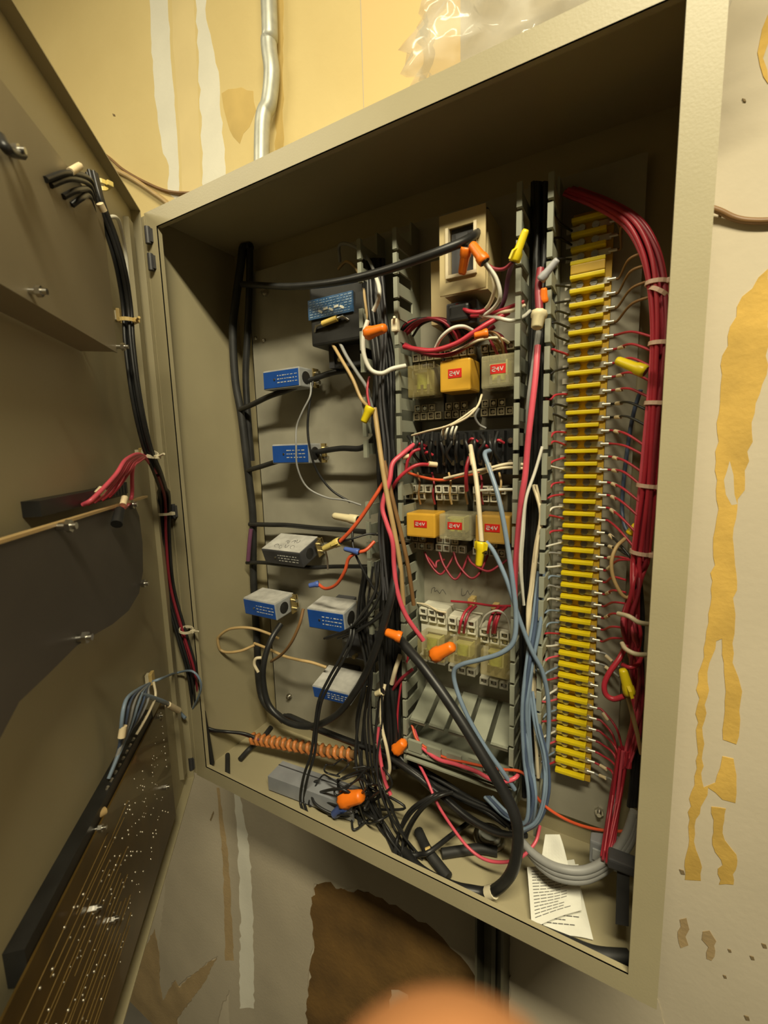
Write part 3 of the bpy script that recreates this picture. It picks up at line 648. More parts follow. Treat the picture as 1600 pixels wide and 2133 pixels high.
nut('yellow winged wire nut pointing down below the dull amber relay', (1003, 1128, .045), (997, 1180, .042), 'n_yellow', True, .20)
nut('yellow wire nut between the terminal strip and the red bundle', (1345, 774, .075), (1284, 750, .08), 'n_yellow', False, .19)
nut('yellow winged wire nut inside a loop of red wire at the right side', (1312, 1446, .06), (1297, 1394, .058), 'n_yellow', True, .21)
nut('pale yellow wire nut on an orange wire in front of the grey sensor', (708, 1128, .04), (673, 1144, .038), 'n_pale', True, .20)
nut('cream wire nut hanging above the pale yellow one', (745, 1083, .06), (694, 1074, .058), 'n_cream', False, .17)
nut('silver grey wire nut in front of the right duct', (1126, 584, .05), (1162, 540, .046), 'n_grey', False, .20)
nut('small yellow wire nut half behind the red bundle', (1312, 1112, .10), (1326, 1092, .098), 'n_yellow', False, .36)
nut('blue wire nut on an orange wire right of the pale yellow one', (748, 1150, .045), (717, 1143, .042), 'n_blue', False, .20)
nut('small blue wire nut above the blue sensors', (664, 1216, .06), (643, 1220, .052), 'n_blue', False, .32)
nut('blue wire nut lying on the enclosure floor under an orange one', (722, 1674, .03), (695, 1698, .028), 'n_blue', False, .24)
nut('small white wire nut beside the lowest blue sensor', (798, 1440, .05), (782, 1446, .048), 'n_cream', False, .42)
nut('round cream wire nut at the bottom of a red pair in the right duct', (1124, 650, .05), (1118, 684, .046), 'n_cream', False, .46)
# ================================================================ loose wires and cables, most by the photograph
def cable(label, m, r, pts, **k): return wire(label, m, r, pts, name='cable', cat='cable', n=10, **k)
cable('thick black cable slung across the top of the mounting plate', 'black', .0042, [(505, 592, .105), (540, 594, .09), (600, 597, .07), (660, 593, .055), (720, 584, .045), (790, 567, .038), (860, 544, .036), (930, 518, .042), (975, 498, .055), (1000, 478, .08), (1012, 440, .115)])
cable('thick black trunk cable down the left corner behind the sensors', 'blackrub', .0058, [(516, 405, .125), (510, 470, .125), (503, 540, .118), (492, 620, .113), (485, 690, .11), (490, 790, .108), (502, 860, .108), (512, 940, .108), (520, 1010, .112), (527, 1080, .116), (528, 1200, .122), (535, 1330, .125), (545, 1450, .12), (590, 1500, .10)])
cable('black tube standing in for the shadow down the edge of the mounting plate', 'black', .0052, [(520, 480, .127), (520, 580, .124), (516, 690, .122), (512, 780, .120), (516, 860, .118), (524, 960, .118)])  # shadow along the plate edge, put in as a black tube
cable('black cable from the trunk into the highest blue sensor', 'black', .0038, [(500, 853, .105), (525, 843, .1), (560, 826, .098), (600, 812, .1), (640, 795, .105), (690, 777, .112), (740, 770, .115), (780, 772, .11)])
cable('black cable from the trunk through the second blue sensor', 'black', .0038, [(515, 980, .108), (540, 973, .104), (575, 962, .103), (620, 950, .103), (670, 940, .1), (710, 934, .098), (750, 934, .098), (772, 920, .095), (790, 900, .09)])
cable('black cable from the trunk behind the grey sensor', 'black', .0036, [(520, 1092, .112), (560, 1093, .112), (600, 1094, .116), (660, 1100, .118), (720, 1104, .115), (780, 1110, .10)])
cable('black cable passing under the grey sensor', 'black', .003, [(514, 1172, .112), (550, 1172, .11), (600, 1178, .11), (650, 1182, .116), (700, 1180, .118), (780, 1180, .105)])
wire('short dark vertical tube between two black cables at the left', 'purple', .0034, [(523, 1102, .11), (520, 1130, .108), (517, 1168, .108)])
cable('black cable looping under the blue sensors back up to the left duct', 'black', .0044, [(585, 1300, .09), (566, 1330, .07), (552, 1370, .056), (548, 1415, .05), (560, 1468, .05), (596, 1503, .05), (648, 1513, .05), (700, 1490, .045), (742, 1438, .04), (772, 1380, .036), (800, 1300, .034), (822, 1212, .045), (830, 1150, .07)])
cable('heavy black cable hanging diagonally over the relays to the floor', 'black', .0058, [(826, 1326, .06), (850, 1352, .05), (885, 1393, .04), (940, 1470, .03), (1000, 1565, .022), (1050, 1650, .018), (1074, 1704, .016), (1079, 1756, .016), (1068, 1812, .018), (1040, 1848, .020), (1005, 1860, .022), (940, 1846, .03), (880, 1815, .042), (842, 1774, .06)])
cable('pair of black leads hanging from the sensors to the tangle, the upper', 'black', .0019, [(732, 1300, .055), (728, 1330, .045), (708, 1372, .038), (684, 1415, .034), (664, 1460, .03), (655, 1520, .028), (648, 1570, .026), (632, 1620, .026), (626, 1670, .028), (640, 1705, .03), (670, 1725, .034)])
cable('pair of black leads hanging from the sensors to the tangle, the lower', 'black', .0019, [(738, 1306, .055), (734, 1336, .047), (714, 1378, .04), (690, 1420, .036), (669, 1464, .032), (660, 1522, .030), (655, 1572, .028), (640, 1624, .028), (634, 1672, .030), (650, 1712, .032), (690, 1738, .036)])
obj('standoff_rod', MB().cyl(dr(.30, FD, .40), dr(.30, NP2 + .003, .40), .004, n=8), 'steel', p2, True)
cable('short black cable offcut leaning in the left floor corner', 'blackrub', .0042, [(500, 1582, .06), (520, 1560, .07), (545, 1540, .08), (565, 1515, .09)])
cable('short dark cable stub standing at the left end of the floor', 'blackrub', .0036, [(474, 1614, .035), (474, 1590, .04), (474, 1572, .05)])
cable('thick black offcut of cable lying across another near the paper', 'blackrub', .0060, [tuple(p) for p in (atZ(872, 1732, .010), atZ(890, 1770, .013), atZ(912, 1800, .010), atZ(934, 1828, .008))], world=True)
cable('thick black offcut of cable lying flat on the floor near the paper', 'blackrub', .0056, [tuple(p) for p in (atZ(920, 1778, .008), atZ(960, 1772, .008), atZ(1000, 1768, .008), atZ(1036, 1774, .008))], world=True)
cable('thin black cable curling on the floor past a tan collar', 'black', .0028, [tuple(p) for p in (atZ(850, 1782, .010), atZ(872, 1780, .012), atZ(895, 1774, .02), atZ(940, 1740, .02), atZ(980, 1710, .02))], world=True)
cable('black cable end along the front of the floor at the right', 'blackrub', .0062, [tuple(p) for p in (atZ(1120, 1940, .008), atZ(1190, 1968, .008), atZ(1245, 1988, .008), atZ(1310, 1994, .008))], world=True)
for k, (a, b) in enumerate(((0, 0), (7, 10), (14, 20))):
    cable('grey sheathed cable curving along the right floor, %s of three' % ('upper', 'middle', 'lower')[k], 'grey', .0042, [(1060 + a, 1715 + b, .07), (1085 + a, 1750 + b, .055), (1120 + a * .6, 1785 + b, .045), (1165, 1808 + b, .04), (1220, 1812 + b, .045), (1270, 1785 + b, .055), (1303 + a * .4, 1742 + b, .06), (1322 + a * .4, 1690 + b, .065)])
# strands in the two ducts
def strands(label, cols, pts, n, r, spread, group, dep=.008, seed=0, cat='wire'):
    rg = random.Random(seed)
    for k in range(n):
        ou = rg.uniform(-spread, spread); od = rg.uniform(-dep, dep); P = []
        for (u, v, y) in pts: P.append((u + ou + rg.uniform(-spread, spread) * .35, v, max(.01, min(.128, y + od + rg.uniform(-.003, .003)))))
        c = cols[k % len(cols)]
        wire(label % c[1] if '%s' in label else label, c[0], r * rg.uniform(.85, 1.2), P, group=group, n=6, k=6)
BK = [('black', 'black')]
strands('black wire packed down the left slotted duct', BK, [(775, 540, .10), (785, 640, .09), (796, 760, .085), (800, 880, .08), (806, 1000, .08), (810, 1100, .085), (812, 1230, .085), (812, 1380, .08), (815, 1520, .08), (822, 1600, .075)], 18, .0026, 21, 'black wires in the left duct', seed=1)
strands('black wire packed down the right slotted duct', BK, [(1124, 380, .11), (1124, 520, .105), (1120, 680, .10), (1118, 840, .095), (1112, 1000, .095), (1104, 1180, .095), (1100, 1340, .095), (1098, 1500, .095), (1100, 1660, .085)], 9, .0026, 12, 'black wires in the right duct', seed=2)
strands('light blue wire running down the lower right duct', [('blue', 0), ('dblue', 0), ('blue', 0)], [(1130, 1190, .085), (1122, 1290, .075), (1106, 1380, .065), (1098, 1480, .06), (1102, 1580, .06), (1112, 1660, .055), (1100, 1715, .055), (1060, 1700, .06), (1020, 1660, .07)], 8, .0018, 10, 'blue wires in the right duct', seed=3)
strands('light blue wire falling beside the terminal strip to the floor', [('blue', 0), ('dblue', 0)], [(1108, 1440, .07), (1120, 1510, .065), (1134, 1580, .06), (1136, 1650, .055), (1120, 1710, .05), (1080, 1735, .05)], 4, .0018, 7, 'blue wires falling to the floor', seed=4)
strands('off-white wire in the middle of the right duct', [('white', 0)], [(1130, 930, .072), (1112, 985, .066), (1096, 1040, .06), (1088, 1110, .062), (1084, 1180, .07), (1090, 1260, .08)], 2, .0017, 4, 'off-white wires in the right duct', seed=5)
strands('cream wire slanting down the right duct to the blue wires', [('cream', 0)], [(1114, 1010, .07), (1128, 1070, .068), (1118, 1140, .068), (1108, 1220, .068), (1104, 1300, .07), (1116, 1500, .07), (1124, 1620, .065)], 3, .0017, 5, 'cream wires in the right duct', seed=6)
strands('black wire of the thick harness along the enclosure floor', BK, [(600, 1490, .09), (660, 1517, .085), (730, 1545, .08), (800, 1570, .075), (860, 1605, .07), (920, 1655, .065), (980, 1705, .06), (1040, 1735, .055), (1090, 1740, .055)], 10, .0028, 9, 'black harness on the floor', .010, 7)
strands('black wire drooping behind the horizontal duct to the floor', BK, [(815, 1540, .09), (850, 1590, .085), (910, 1630, .085), (970, 1665, .08), (1030, 1690, .075), (1070, 1720, .07)], 8, .0026, 16, 'black wires under the horizontal duct', .012, 8)
strands('dark red wire buried among the black wires at the left duct', [('dred', 0), ('red', 0)], [(838, 1360, .08), (830, 1430, .08), (818, 1500, .085), (822, 1570, .08)], 4, .0017, 16, 'dark red wires at the left duct', .01, 9)
strands('charcoal wire among the black wires beside the left duct', [('casedark', 0)], [(785, 560, .07), (795, 680, .07), (788, 820, .07), (800, 960, .065), (790, 1100, .06), (800, 1250, .06)], 3, .0015, 12, 'charcoal wires at the left duct', .01, 10)
# single coloured wires
wire('white wire bowed beside the black module', 'white', .0024, [(781, 570, .07), (790, 600, .06), (788, 625, .058), (778, 648, .06)])
wire('white wire looping past the orange nut to the left duct', 'white', .0026, [(766, 668, .05), (757, 700, .046), (758, 738, .046), (772, 770, .05), (795, 778, .055), (818, 768, .06), (845, 762, .07)])
wire('tan wire falling from the black module to the yellow nut', 'tan', .0022, [(690, 712, .085), (712, 750, .075), (735, 790, .07), (752, 830, .068), (770, 850, .065)])
wire('grey wire falling from the black module beside the tan one', 'grey', .0022, [(704, 705, .085), (722, 742, .078), (745, 778, .074), (765, 810, .07), (775, 850, .075)])
wire('thin red wire ending in the yellow nut by the left duct', 'red', .0014, [(769, 785, .06), (765, 815, .055), (770, 848, .053)])
wire('tan and brown wire running steeply down the left duct', 'tan', .003, [(780, 850, .06), (788, 910, .056), (797, 975, .052), (808, 1040, .05), (822, 1110, .052), (834, 1180, .055), (840, 1260, .065)])
wire('dark brown wire beside the tan one on the left duct', 'brown', .0026, [(800, 960, .06), (818, 1040, .058), (835, 1110, .06), (850, 1180, .065), (862, 1260, .075)])
wire('pink wire snaking from the black terminal block down past the lowest relays', 'pink', .0028, [(862, 926, .085), (838, 946, .07), (818, 966, .06), (812, 1000, .054), (800, 1038, .05), (797, 1062, .048), (806, 1092, .046), (818, 1130, .045), (821, 1180, .045), (828, 1232, .043), (846, 1282, .045), (882, 1334, .055)])
wire('red wire branching to the black terminal block from the left duct', 'red', .0022, [(905, 969, .09), (872, 968, .075), (846, 982, .068), (826, 1002, .066), (812, 1030, .075)])
wire('short red wire curving into the corner of the black terminal block', 'red', .0019, [(885, 934, .09), (862, 940, .08), (850, 958, .078), (846, 978, .08)])
wire('orange red wire ending in the pale yellow nut', 'ored', .0024, [(800, 1004, .06), (780, 1036, .052), (752, 1078, .046), (728, 1108, .042), (706, 1130, .04)])
wire('orange red wire arching under the blue nut to the small blue nut', 'ored', .0022, [(780, 1128, .06), (762, 1146, .05), (742, 1152, .046), (726, 1164, .045), (718, 1190, .045), (700, 1218, .048), (678, 1226, .054), (662, 1216, .06)])
wire('orange wire along the foot of the black terminal block', 'ored', .0017, [(848, 984, .09), (880, 994, .085), (920, 1000, .085), (960, 992, .09), (1000, 986, .095)])
wire('cream wire from the beige sleeve across to the right duct', 'cream', .0017, [(925, 997, .085), (975, 985, .08), (1020, 975, .08), (1060, 966, .085), (1095, 968, .09)])
wire('second cream wire running into the right duct', 'cream', .0016, [(990, 990, .085), (1030, 978, .082), (1060, 974, .085), (1092, 976, .09)])
wire('white wire straight into the right duct above the middle relays', 'white', .0017, [(998, 1022, .09), (1040, 1020, .088), (1085, 1020, .09)])
wire('short red wire standing between the terminal block and the middle relays', 'red', .0022, [(978, 952, .08), (972, 975, .075), (971, 1000, .078), (972, 1022, .085)])
wire('beige wire dropping from the terminal block into the yellow winged nut', 'cream', .0026, [(980, 928, .075), (985, 958, .066), (992, 1000, .058), (998, 1060, .05), (1003, 1128, .046)])
wire('light blue wire sweeping from the terminal block past the relays to the floor', 'blue', .0026, [(1022, 938, .085), (1010, 945, .075), (1018, 972, .068), (1034, 1020, .06), (1046, 1070, .054), (1058, 1140, .05), (1068, 1210, .048), (1075, 1280, .046), (1070, 1335, .044), (1044, 1360, .042), (1000, 1374, .042), (962, 1384, .042), (946, 1398, .042), (950, 1432, .042), (972, 1488, .042), (1008, 1552, .044), (1046, 1606, .05), (1072, 1644, .06)])
wire('light blue wire leaving the yellow winged nut for the right duct', 'blue', .0024, [(1012, 1128, .052), (1030, 1152, .052), (1056, 1210, .05), (1082, 1290, .05), (1108, 1356, .054), (1130, 1400, .062), (1142, 1460, .068), (1142, 1540, .07), (1130, 1620, .065)])
wire('bright red wire descending in front of the right duct', 'pink', .0030, [(1120, 720, .066), (1116, 780, .06), (1108, 850, .056), (1100, 920, .054), (1094, 990, .054), (1086, 1040, .056), (1080, 1100, .062), (1074, 1180, .066), (1072, 1260, .072)])
wire('grey wire beside the bright red one on the right duct', 'grey', .0028, [(1122, 690, .07), (1112, 760, .066), (1102, 840, .064), (1100, 920, .07)])
wire('red pair joining the round cream nut in the right duct', 'dred', .0036, [(1126, 560, .06), (1122, 600, .056), (1124, 650, .05)])
wire('cream wire leading out of the leaning orange nut', 'cream', .0020, [(1008, 546, .052), (1022, 568, .055), (1030, 600, .06), (1022, 630, .07), (1008, 648, .08)])
wire('grey white wire leading from the leaning orange nut to the red cluster', 'white', .0019, [(1012, 548, .052), (1034, 580, .055), (1042, 616, .06), (1030, 640, .07), (1005, 660, .08)])
wire('dark red wire linking the orange and yellow nuts', 'dred', .0017, [(1010, 548, .055), (1030, 560, .055), (1050, 560, .055), (1068, 546, .052)])
wire('brown wire falling from the yellow nut behind the red cluster', 'purple', .0022, [(1068, 546, .055), (1058, 580, .07), (1052, 620, .08), (1040, 650, .09)])
wire('red wire crossing from the cluster to the right duct', 'red', .0018, [(960, 660, .085), (1010, 656, .08), (1050, 644, .08), (1092, 628, .085)])
wire('cream wire crossing from the cluster to the right duct', 'cream', .0018, [(1000, 668, .085), (1040, 652, .08), (1070, 646, .08), (1094, 636, .085)])
wire('thick crimson wire looped above the upper relays', 'red', .0028, [(842, 722, .085), (870, 728, .075), (905, 730, .07), (950, 716, .068), (985, 694, .07), (1020, 672, .075), (1060, 650, .085)])
wire('dark red wire under the crimson loop above the upper relays', 'dred', .0024, [(840, 716, .09), (890, 738, .08), (940, 738, .078), (990, 710, .078), (1030, 680, .085)])
wire('white wire arched above the amber relay', 'white', .0020, [(908, 724, .075), (920, 702, .068), (942, 684, .066), (965, 680, .07), (984, 688, .08)])
wire('brown wire from the amber relay to the cluster', 'cream', .0015, [(935, 738, .08), (965, 724, .076), (1000, 708, .076), (1040, 704, .08), (1060, 714, .09)])
wire('crimson lead curling out of the black transformer', 'red', .0022, [(952, 636, .085), (975, 648, .075), (1000, 650, .075), (1020, 640, .08)])
wire('white crimped wire sweeping into the right duct below the beige module', 'white', .0020, [(1000, 656, .08), (1035, 662, .076), (1065, 668, .078), (1090, 660, .085), (1104, 648, .095)])
wire('thin tan wire drooping from the clear upper relay to the terminal block', 'cream', .0013, [(1004, 822, .085), (995, 846, .075), (975, 868, .07), (945, 884, .07), (925, 892, .075), (924, 906, .085)])
wire('thin tan wire reaching left over the terminal block', 'cream', .0012, [(990, 850, .085), (960, 872, .075), (930, 888, .07), (890, 898, .075), (858, 907, .085)])
wire('grey green lead hanging from the clear upper relay', 'grey', .0013, [(998, 850, .085), (990, 868, .085), (998, 884, .09), (1012, 892, .095)])
for k, (a, b, c, d) in enumerate(((885, 1150, 930, 1196), (915, 1150, 960, 1206), (945, 1150, 1000, 1204), (975, 1160, 1040, 1190), (890, 1160, 910, 1182))):
    wire('dark red wire drooping under the middle relays', 'dred', .0014, [(a, b, .1), (a + 10, (b + d) / 2, .095), ((a + c) / 2 + 8, d, .092), (c, d - 12, .096), (c + 16, b + 6, .105)], group='dark red wires under the middle relays')
for k, u in enumerate((870, 900, 935, 968, 1000, 1040)):
    wire('thin brown wire rising between the terminal block and the middle relays', ('brown', 'dred', 'tan')[k % 3], .0013, [(u, 985, .10), (u + 4, 1005, .092), (u + 2, 1030, .094), (u + 6, 1050, .10)], group='brown wires above the middle relays')
for k, u in enumerate((960, 970, 1020, 1030, 1035)):
    wire('crimson wire dropping into a white relay socket', ('red', 'dred')[k % 2], .0017, [(u + 22, 1262, .112), (u + 8, 1276, .10), (u, 1296, .092), (u - 4, 1318, .098)], group='crimson wires at the white sockets')
wire('thin white wire arched over the last white socket', 'white', .0013, [(1000, 1306, .10), (1012, 1282, .094), (1036, 1272, .092), (1056, 1286, .096), (1064, 1320, .10)])
wire('thin cream wire above the first white socket', 'cream', .0013, [(868, 1256, .11), (890, 1260, .105), (912, 1272, .10), (930, 1276, .10)])
wire('crimson wire strung between the tan tie holders above the white sockets', 'red', .0015, [(940, 1252, .118), (985, 1256, .112), (1030, 1262, .11), (1080, 1262, .11)])
wire('pink wire trailing below the horizontal duct to the blue wires', 'pink', .0024, [(862, 1520, .08), (876, 1552, .07), (910, 1580, .062), (950, 1592, .058), (990, 1606, .055), (1020, 1622, .053), (1050, 1628, .053), (1074, 1620, .058), (1082, 1608, .07)])
wire('orange tan wire trailing below the horizontal duct', 'ored', .0016, [(858, 1510, .08), (872, 1545, .07), (920, 1575, .066), (980, 1590, .064), (1040, 1602, .064), (1080, 1606, .062), (1100, 1622, .06), (1118, 1660, .058), (1150, 1690, .06), (1200, 1716, .075), (1260, 1730, .09), (1330, 1732, .09)])
wire('crimson wire swinging low over the floor toward the grey cables', 'pink', .0018, [(872, 1590, .07), (890, 1625, .055), (910, 1672, .045), (940, 1720, .042), (975, 1765, .04), (1010, 1790, .038), (1050, 1796, .038), (1085, 1786, .042), (1115, 1755, .055), (1125, 1720, .07)])
wire('pink wire hanging from the left duct into the tangle', 'pink', .0024, [(790, 1515, .05), (788, 1545, .045), (794, 1590, .04), (803, 1630, .038), (814, 1656, .036)])
wire('off-white wire hanging beside the pink one into the tangle', 'cream', .0022, [(802, 1425, .06), (795, 1460, .05), (795, 1510, .045), (806, 1560, .042), (812, 1600, .042), (806, 1622, .044)])
wire('pale wide wire below the pink one at the left duct', 'cream', .0030, [(834, 1364, .07), (824, 1394, .066), (816, 1424, .07)])
wire('dark red wire slanting up behind the heavy black cable', 'dred', .0022, [(860, 1394, .075), (838, 1412, .07), (818, 1436, .075)])
wire('ochre wire looped in front of the left wall', 'tan', .0022, [(580, 1330, .10), (555, 1318, .085), (520, 1308, .07), (480, 1310, .06), (456, 1326, .055), (452, 1344, .055), (468, 1358, .06), (500, 1356, .07), (530, 1344, .085)])
wire('brown wire twisting from the ochre loop to the lower sensors', 'tan', .0022, [(530, 1340, .09), (560, 1352, .085), (590, 1366, .08), (620, 1374, .08), (650, 1380, .085), (680, 1390, .09)])
wire('brown black lead bending from the left sensor to the ochre wire', 'brown', .0022, [(632, 1268, .06), (624, 1300, .052), (608, 1336, .052), (588, 1362, .06), (565, 1378, .075)])
wire('cream hook of wire beside the black loop', 'cream', .0024, [(545, 1370, .07), (533, 1372, .065), (530, 1384, .064), (538, 1400, .066)])
wire('thin grey lead dropping from the highest sensor past the second', 'grey', .0013, [(648, 798, .08), (646, 825, .07), (630, 858, .066), (618, 890, .066), (617, 930, .062), (620, 975, .065), (640, 1015, .075), (680, 1036, .085), (720, 1042, .09), (752, 1052, .10)])
wire('thin black lead dropping beside the grey one', 'black', .0016, [(652, 795, .08), (645, 840, .072), (641, 890, .07), (646, 935, .07), (660, 980, .08), (690, 1020, .09), (730, 1046, .10)])
wire('thin white lead under the pale yellow nut', 'white', .0011, [(678, 1146, .042), (682, 1165, .05), (683, 1186, .06)])
wire('thin black lead rising from the pale yellow nut to the left duct', 'black', .0013, [(712, 1128, .042), (740, 1120, .05), (770, 1112, .06), (795, 1116, .07)])
wire('thin black lead with grey end crossing below the blue nut', 'black', .0015, [(734, 1100, .06), (736, 1140, .05), (750, 1175, .05), (772, 1215, .055), (790, 1240, .06)])
wire('grey lead arched behind the black module', 'grey', .0020, [(708, 545, .11), (708, 510, .10), (735, 512, .09), (760, 530, .085), (778, 562, .085), (790, 610, .085)])
wire('tan lead arched below the grey one behind the black module', 'tan', .0018, [(705, 560, .11), (722, 545, .095), (742, 560, .085), (755, 590, .08), (762, 640, .08), (770, 690, .085)])
wire('red loop of wire around the yellow winged nut at the right side', 'red', .0026, [(1304, 1345, .08), (1290, 1372, .07), (1270, 1400, .064), (1259, 1425, .062), (1262, 1446, .062), (1278, 1456, .062), (1300, 1450, .062)])
wire('short red arch above the yellow winged nut', 'red', .0022, [(1296, 1384, .075), (1312, 1390, .07), (1328, 1384, .075), (1336, 1368, .085)])
wire('brown wire hanging from the yellow winged nut down the right side', 'tan', .0020, [(1308, 1452, .062), (1318, 1490, .07), (1328, 1530, .08), (1336, 1570, .09)])
wire('tan wire loop below the small yellow nut', 'tan', .0018, [(1302, 1122, .095), (1284, 1140, .085), (1274, 1170, .08), (1278, 1205, .08), (1295, 1238, .082), (1310, 1244, .085), (1318, 1225, .09), (1320, 1180, .095)])
wire('dark grey wire rising behind the field wires of the terminal strip', 'dblue', .0020, [(1335, 812, .11), (1318, 870, .118), (1304, 960, .120), (1296, 1050, .118), (1300, 1090, .11), (1308, 1110, .105)])
for k in range(9):
    rg = random.Random(70 + k); u0 = 1318 + rg.uniform(-14, 14)
    wire('red wire hanging in the tangle at the lower right side', ('red', 'dred', 'pink')[k % 3], .0018, [(u0, 1260, .09), (1322 + rg.uniform(-16, 14), 1320, .085 + rg.uniform(-.01, .015)), (1326 + rg.uniform(-14, 12), 1400, .09 + rg.uniform(-.01, .015)), (1326 + rg.uniform(-14, 10), 1480, .10), (1322 + rg.uniform(-14, 10), 1540, .105), (1306 + rg.uniform(-14, 10), 1600, .10)], group='red wires in the lower right tangle')
for k in range(4):
    rg = random.Random(170 + k)
    wire('black wire hanging behind the red ones at the lower right side', 'black', .0024, [(1330 + rg.uniform(-10, 6), 1200, .11), (1334 + rg.uniform(-12, 6), 1300, .11), (1332 + rg.uniform(-12, 6), 1420, .115), (1330 + rg.uniform(-12, 6), 1560, .115), (1318 + rg.uniform(-12, 6), 1680, .11)], group='black wires at the lower right side')
for (pts, nm) in (([(1288, 1278, .07), (1310, 1284, .06), (1330, 1296, .06), (1352, 1300, .07)], 'above'), ([(1296, 1340, .07), (1304, 1352, .062), (1324, 1362, .06), (1352, 1364, .07)], 'below')):
    wire('white wire wrapped over the red tangle, %s the small red arches' % nm, 'cream', .0022, pts)
strands('dark red wire in the cluster above the unlabelled clear relay', [('dred', 0), ('black', 0), ('red', 0)], [(842, 700, .10), (862, 676, .09), (890, 664, .085), (920, 668, .085), (945, 690, .09), (955, 714, .10)], 9, .0016, 16, 'dark wires above the upper relays', .012, 41)
strands('brown wire bunched above the clear upper relay', [('brown', 0), ('tan', 0), ('dred', 0)], [(990, 700, .10), (1010, 690, .09), (1030, 700, .09), (1044, 722, .095), (1048, 740, .105)], 6, .0013, 18, 'brown wires above the upper relays', .01, 42)
for k in range(12):
    rg = random.Random(500 + k); u = 850 + k * 17
    wire('short black stub wire screwed into the black terminal block', 'black', .0019, [(u, 905 + rg.uniform(-6, 6), .094), (u + rg.uniform(-8, 8), 922, .084), (u + rg.uniform(-10, 10), 944, .086), (u + rg.uniform(-6, 10), 962, .096)], group='black stubs on the terminal block')
for k, u in enumerate((922, 930, 940, 948)):
    wire('short white wire end standing up from the black terminal block', 'white', .0014, [(u - 2, 914, .094), (u, 900, .088), (u + 4, 888, .09)], group='white wire ends on the terminal block')
for k, (u, v) in enumerate(((868, 932), (882, 950), (975, 922), (1000, 935), (1030, 925))):
    wire('short red wire end on the black terminal block', 'red', .0016, [(u, v, .094), (u + 8, v - 8, .086), (u + 20, v - 2, .09)], group='red wire ends on the terminal block')
cable('black cable dropping from the door bundle to the floor corner', 'blackrub', .0058, [(409, 1480, .012), (412, 1520, .015), (416, 1560, .018), (420, 1592, .02)])
pk = MB()
for P in ([(898, 1236), (900, 1226), (906, 1224), (905, 1232), (911, 1230), (916, 1236), (922, 1228), (929, 1238)], [(962, 1226), (962, 1240), (970, 1238), (974, 1230), (979, 1238), (986, 1230)]):
    pk.tube(spline([at(u, v, PY - .0003) for u, v in P], 4), .0003, 4)
tag(part('pencil_scrawl', pk, 'ink'), kind='stuff')
# the tangle of thin black wire on the floor
for k in range(11):
    rg = random.Random(300 + k); P = []; cx, cy = rg.uniform(690, 780), rg.uniform(1600, 1730); rad = rg.uniform(22, 60); n = rg.randint(7, 12); a0 = rg.random() * 6
    for j in range(n):
        a = a0 + j * rg.uniform(.7, 1.1); rad *= rg.uniform(.85, 1.18); rad = min(70, max(18, rad)); cx += rg.uniform(-9, 12); cy += rg.uniform(-6, 6)
        u, v = cx + rad * math.cos(a), cy + rad * .7 * math.sin(a); v = min(1555 + (u - 500) * .52 + 55, v) ; P.append((u, v, rg.uniform(.022, .06)))
    P = [(p if p.z > .006 else Vector((p.x, p.y, .006))) for p in px(P)]
    wire('thin black wire curled in the tangle on the enclosure floor', 'black', rg.uniform(.0012, .0019), P, group='black wires in the floor tangle', world=True, n=6, k=8)
strands('black wire falling from the left duct into the floor tangle', BK, [(775, 1180, .075), (768, 1290, .07), (775, 1400, .065), (764, 1500, .06), (768, 1590, .05), (780, 1660, .04), (810, 1730, .04), (850, 1790, .05)], 9, .0017, 26, 'black wires falling into the tangle', .018, 21)
strands('black wire crossing between the lower sensors and the left duct', BK, [(690, 1330, .08), (735, 1310, .065), (770, 1280, .06), (795, 1230, .065), (800, 1170, .075)], 6, .0016, 24, 'black wires between sensors and duct', .015, 22)
strands('black wire bowed over the black cables on the floor', BK, [(830, 1790, .05), (838, 1740, .035), (866, 1690, .03), (905, 1660, .035), (935, 1650, .05)], 4, .0022, 12, 'black wires bowed over the floor', .01, 23)
# ================================================================ door harness
DBP = [door_px(190, 360, -.012), door_px(205, 420, -.016), door_px(232, 490, -.02), door_px(252, 560, -.022), door_px(265, 640, -.02), door_px(270, 720, -.02), door_px(284, 830, -.022), door_px(306, 930, -.022), door_px(330, 990, -.02), at(343, 1040, -.02), at(344, 1120, -.018), at(352, 1220, -.014), at(378, 1320, -.012), at(400, 1400, -.006), at(410, 1480, .01), at(415, 1530, .02)]
DB = spline(DBP, 7)
db = thing('wire_bundle', 'black and red wire bundle tied along the hinge side of the open door', 'wire bundle', DB[-1])
for k in range(10):
    q = k * 2 * PI / 7; rad = .0036 if k < 7 else .0012; sl = int(len(DB) * (.53 if k in (2, 5, 8) else 0))
    P = [p + Vector((math.cos(q + j * .02) * rad * (1 + 0.7 * (j > 60)), math.sin(q + j * .02) * rad * (1 + .7 * (j > 60)), 0)) for j, p in enumerate(DB)][sl:]
    obj('wire', MB().tube(P, .0019, 6), ('red' if k in (2, 8) else 'dred' if k == 5 else 'black'), db, True)
for k, (u, v) in enumerate(((95, 374), (106, 386), (132, 410), (150, 427))):
    wire('black wire end fanning from the top of the door bundle', 'black', .0021, [door_px(u, v, NP - .001), door_px((u + 190) / 2, v - 14, NP - .006), door_px(185, 372 + k * 12, -.018), door_px(196, 400 + k * 14, -.016)], world=True, group='black wire ends at the top of the door bundle')
wire('white wire end curling from the top of the door bundle', 'white', .0019, [door_px(185, 470, -.006), door_px(205, 460, -.012), door_px(238, 452, -.02), door_px(250, 470, -.018), door_px(262, 530, -.014), door_px(268, 600, -.014)], world=True)
sleeve('pale marker sleeve on the uppermost black door wire', door_px(146, 358, NP - .006), door_px(166, 346, NP - .005), .0026, group=None)
sleeve('pale marker sleeve on the black door bundle', door_px(208, 424, -.024), door_px(216, 440, -.025), .003, group=None)
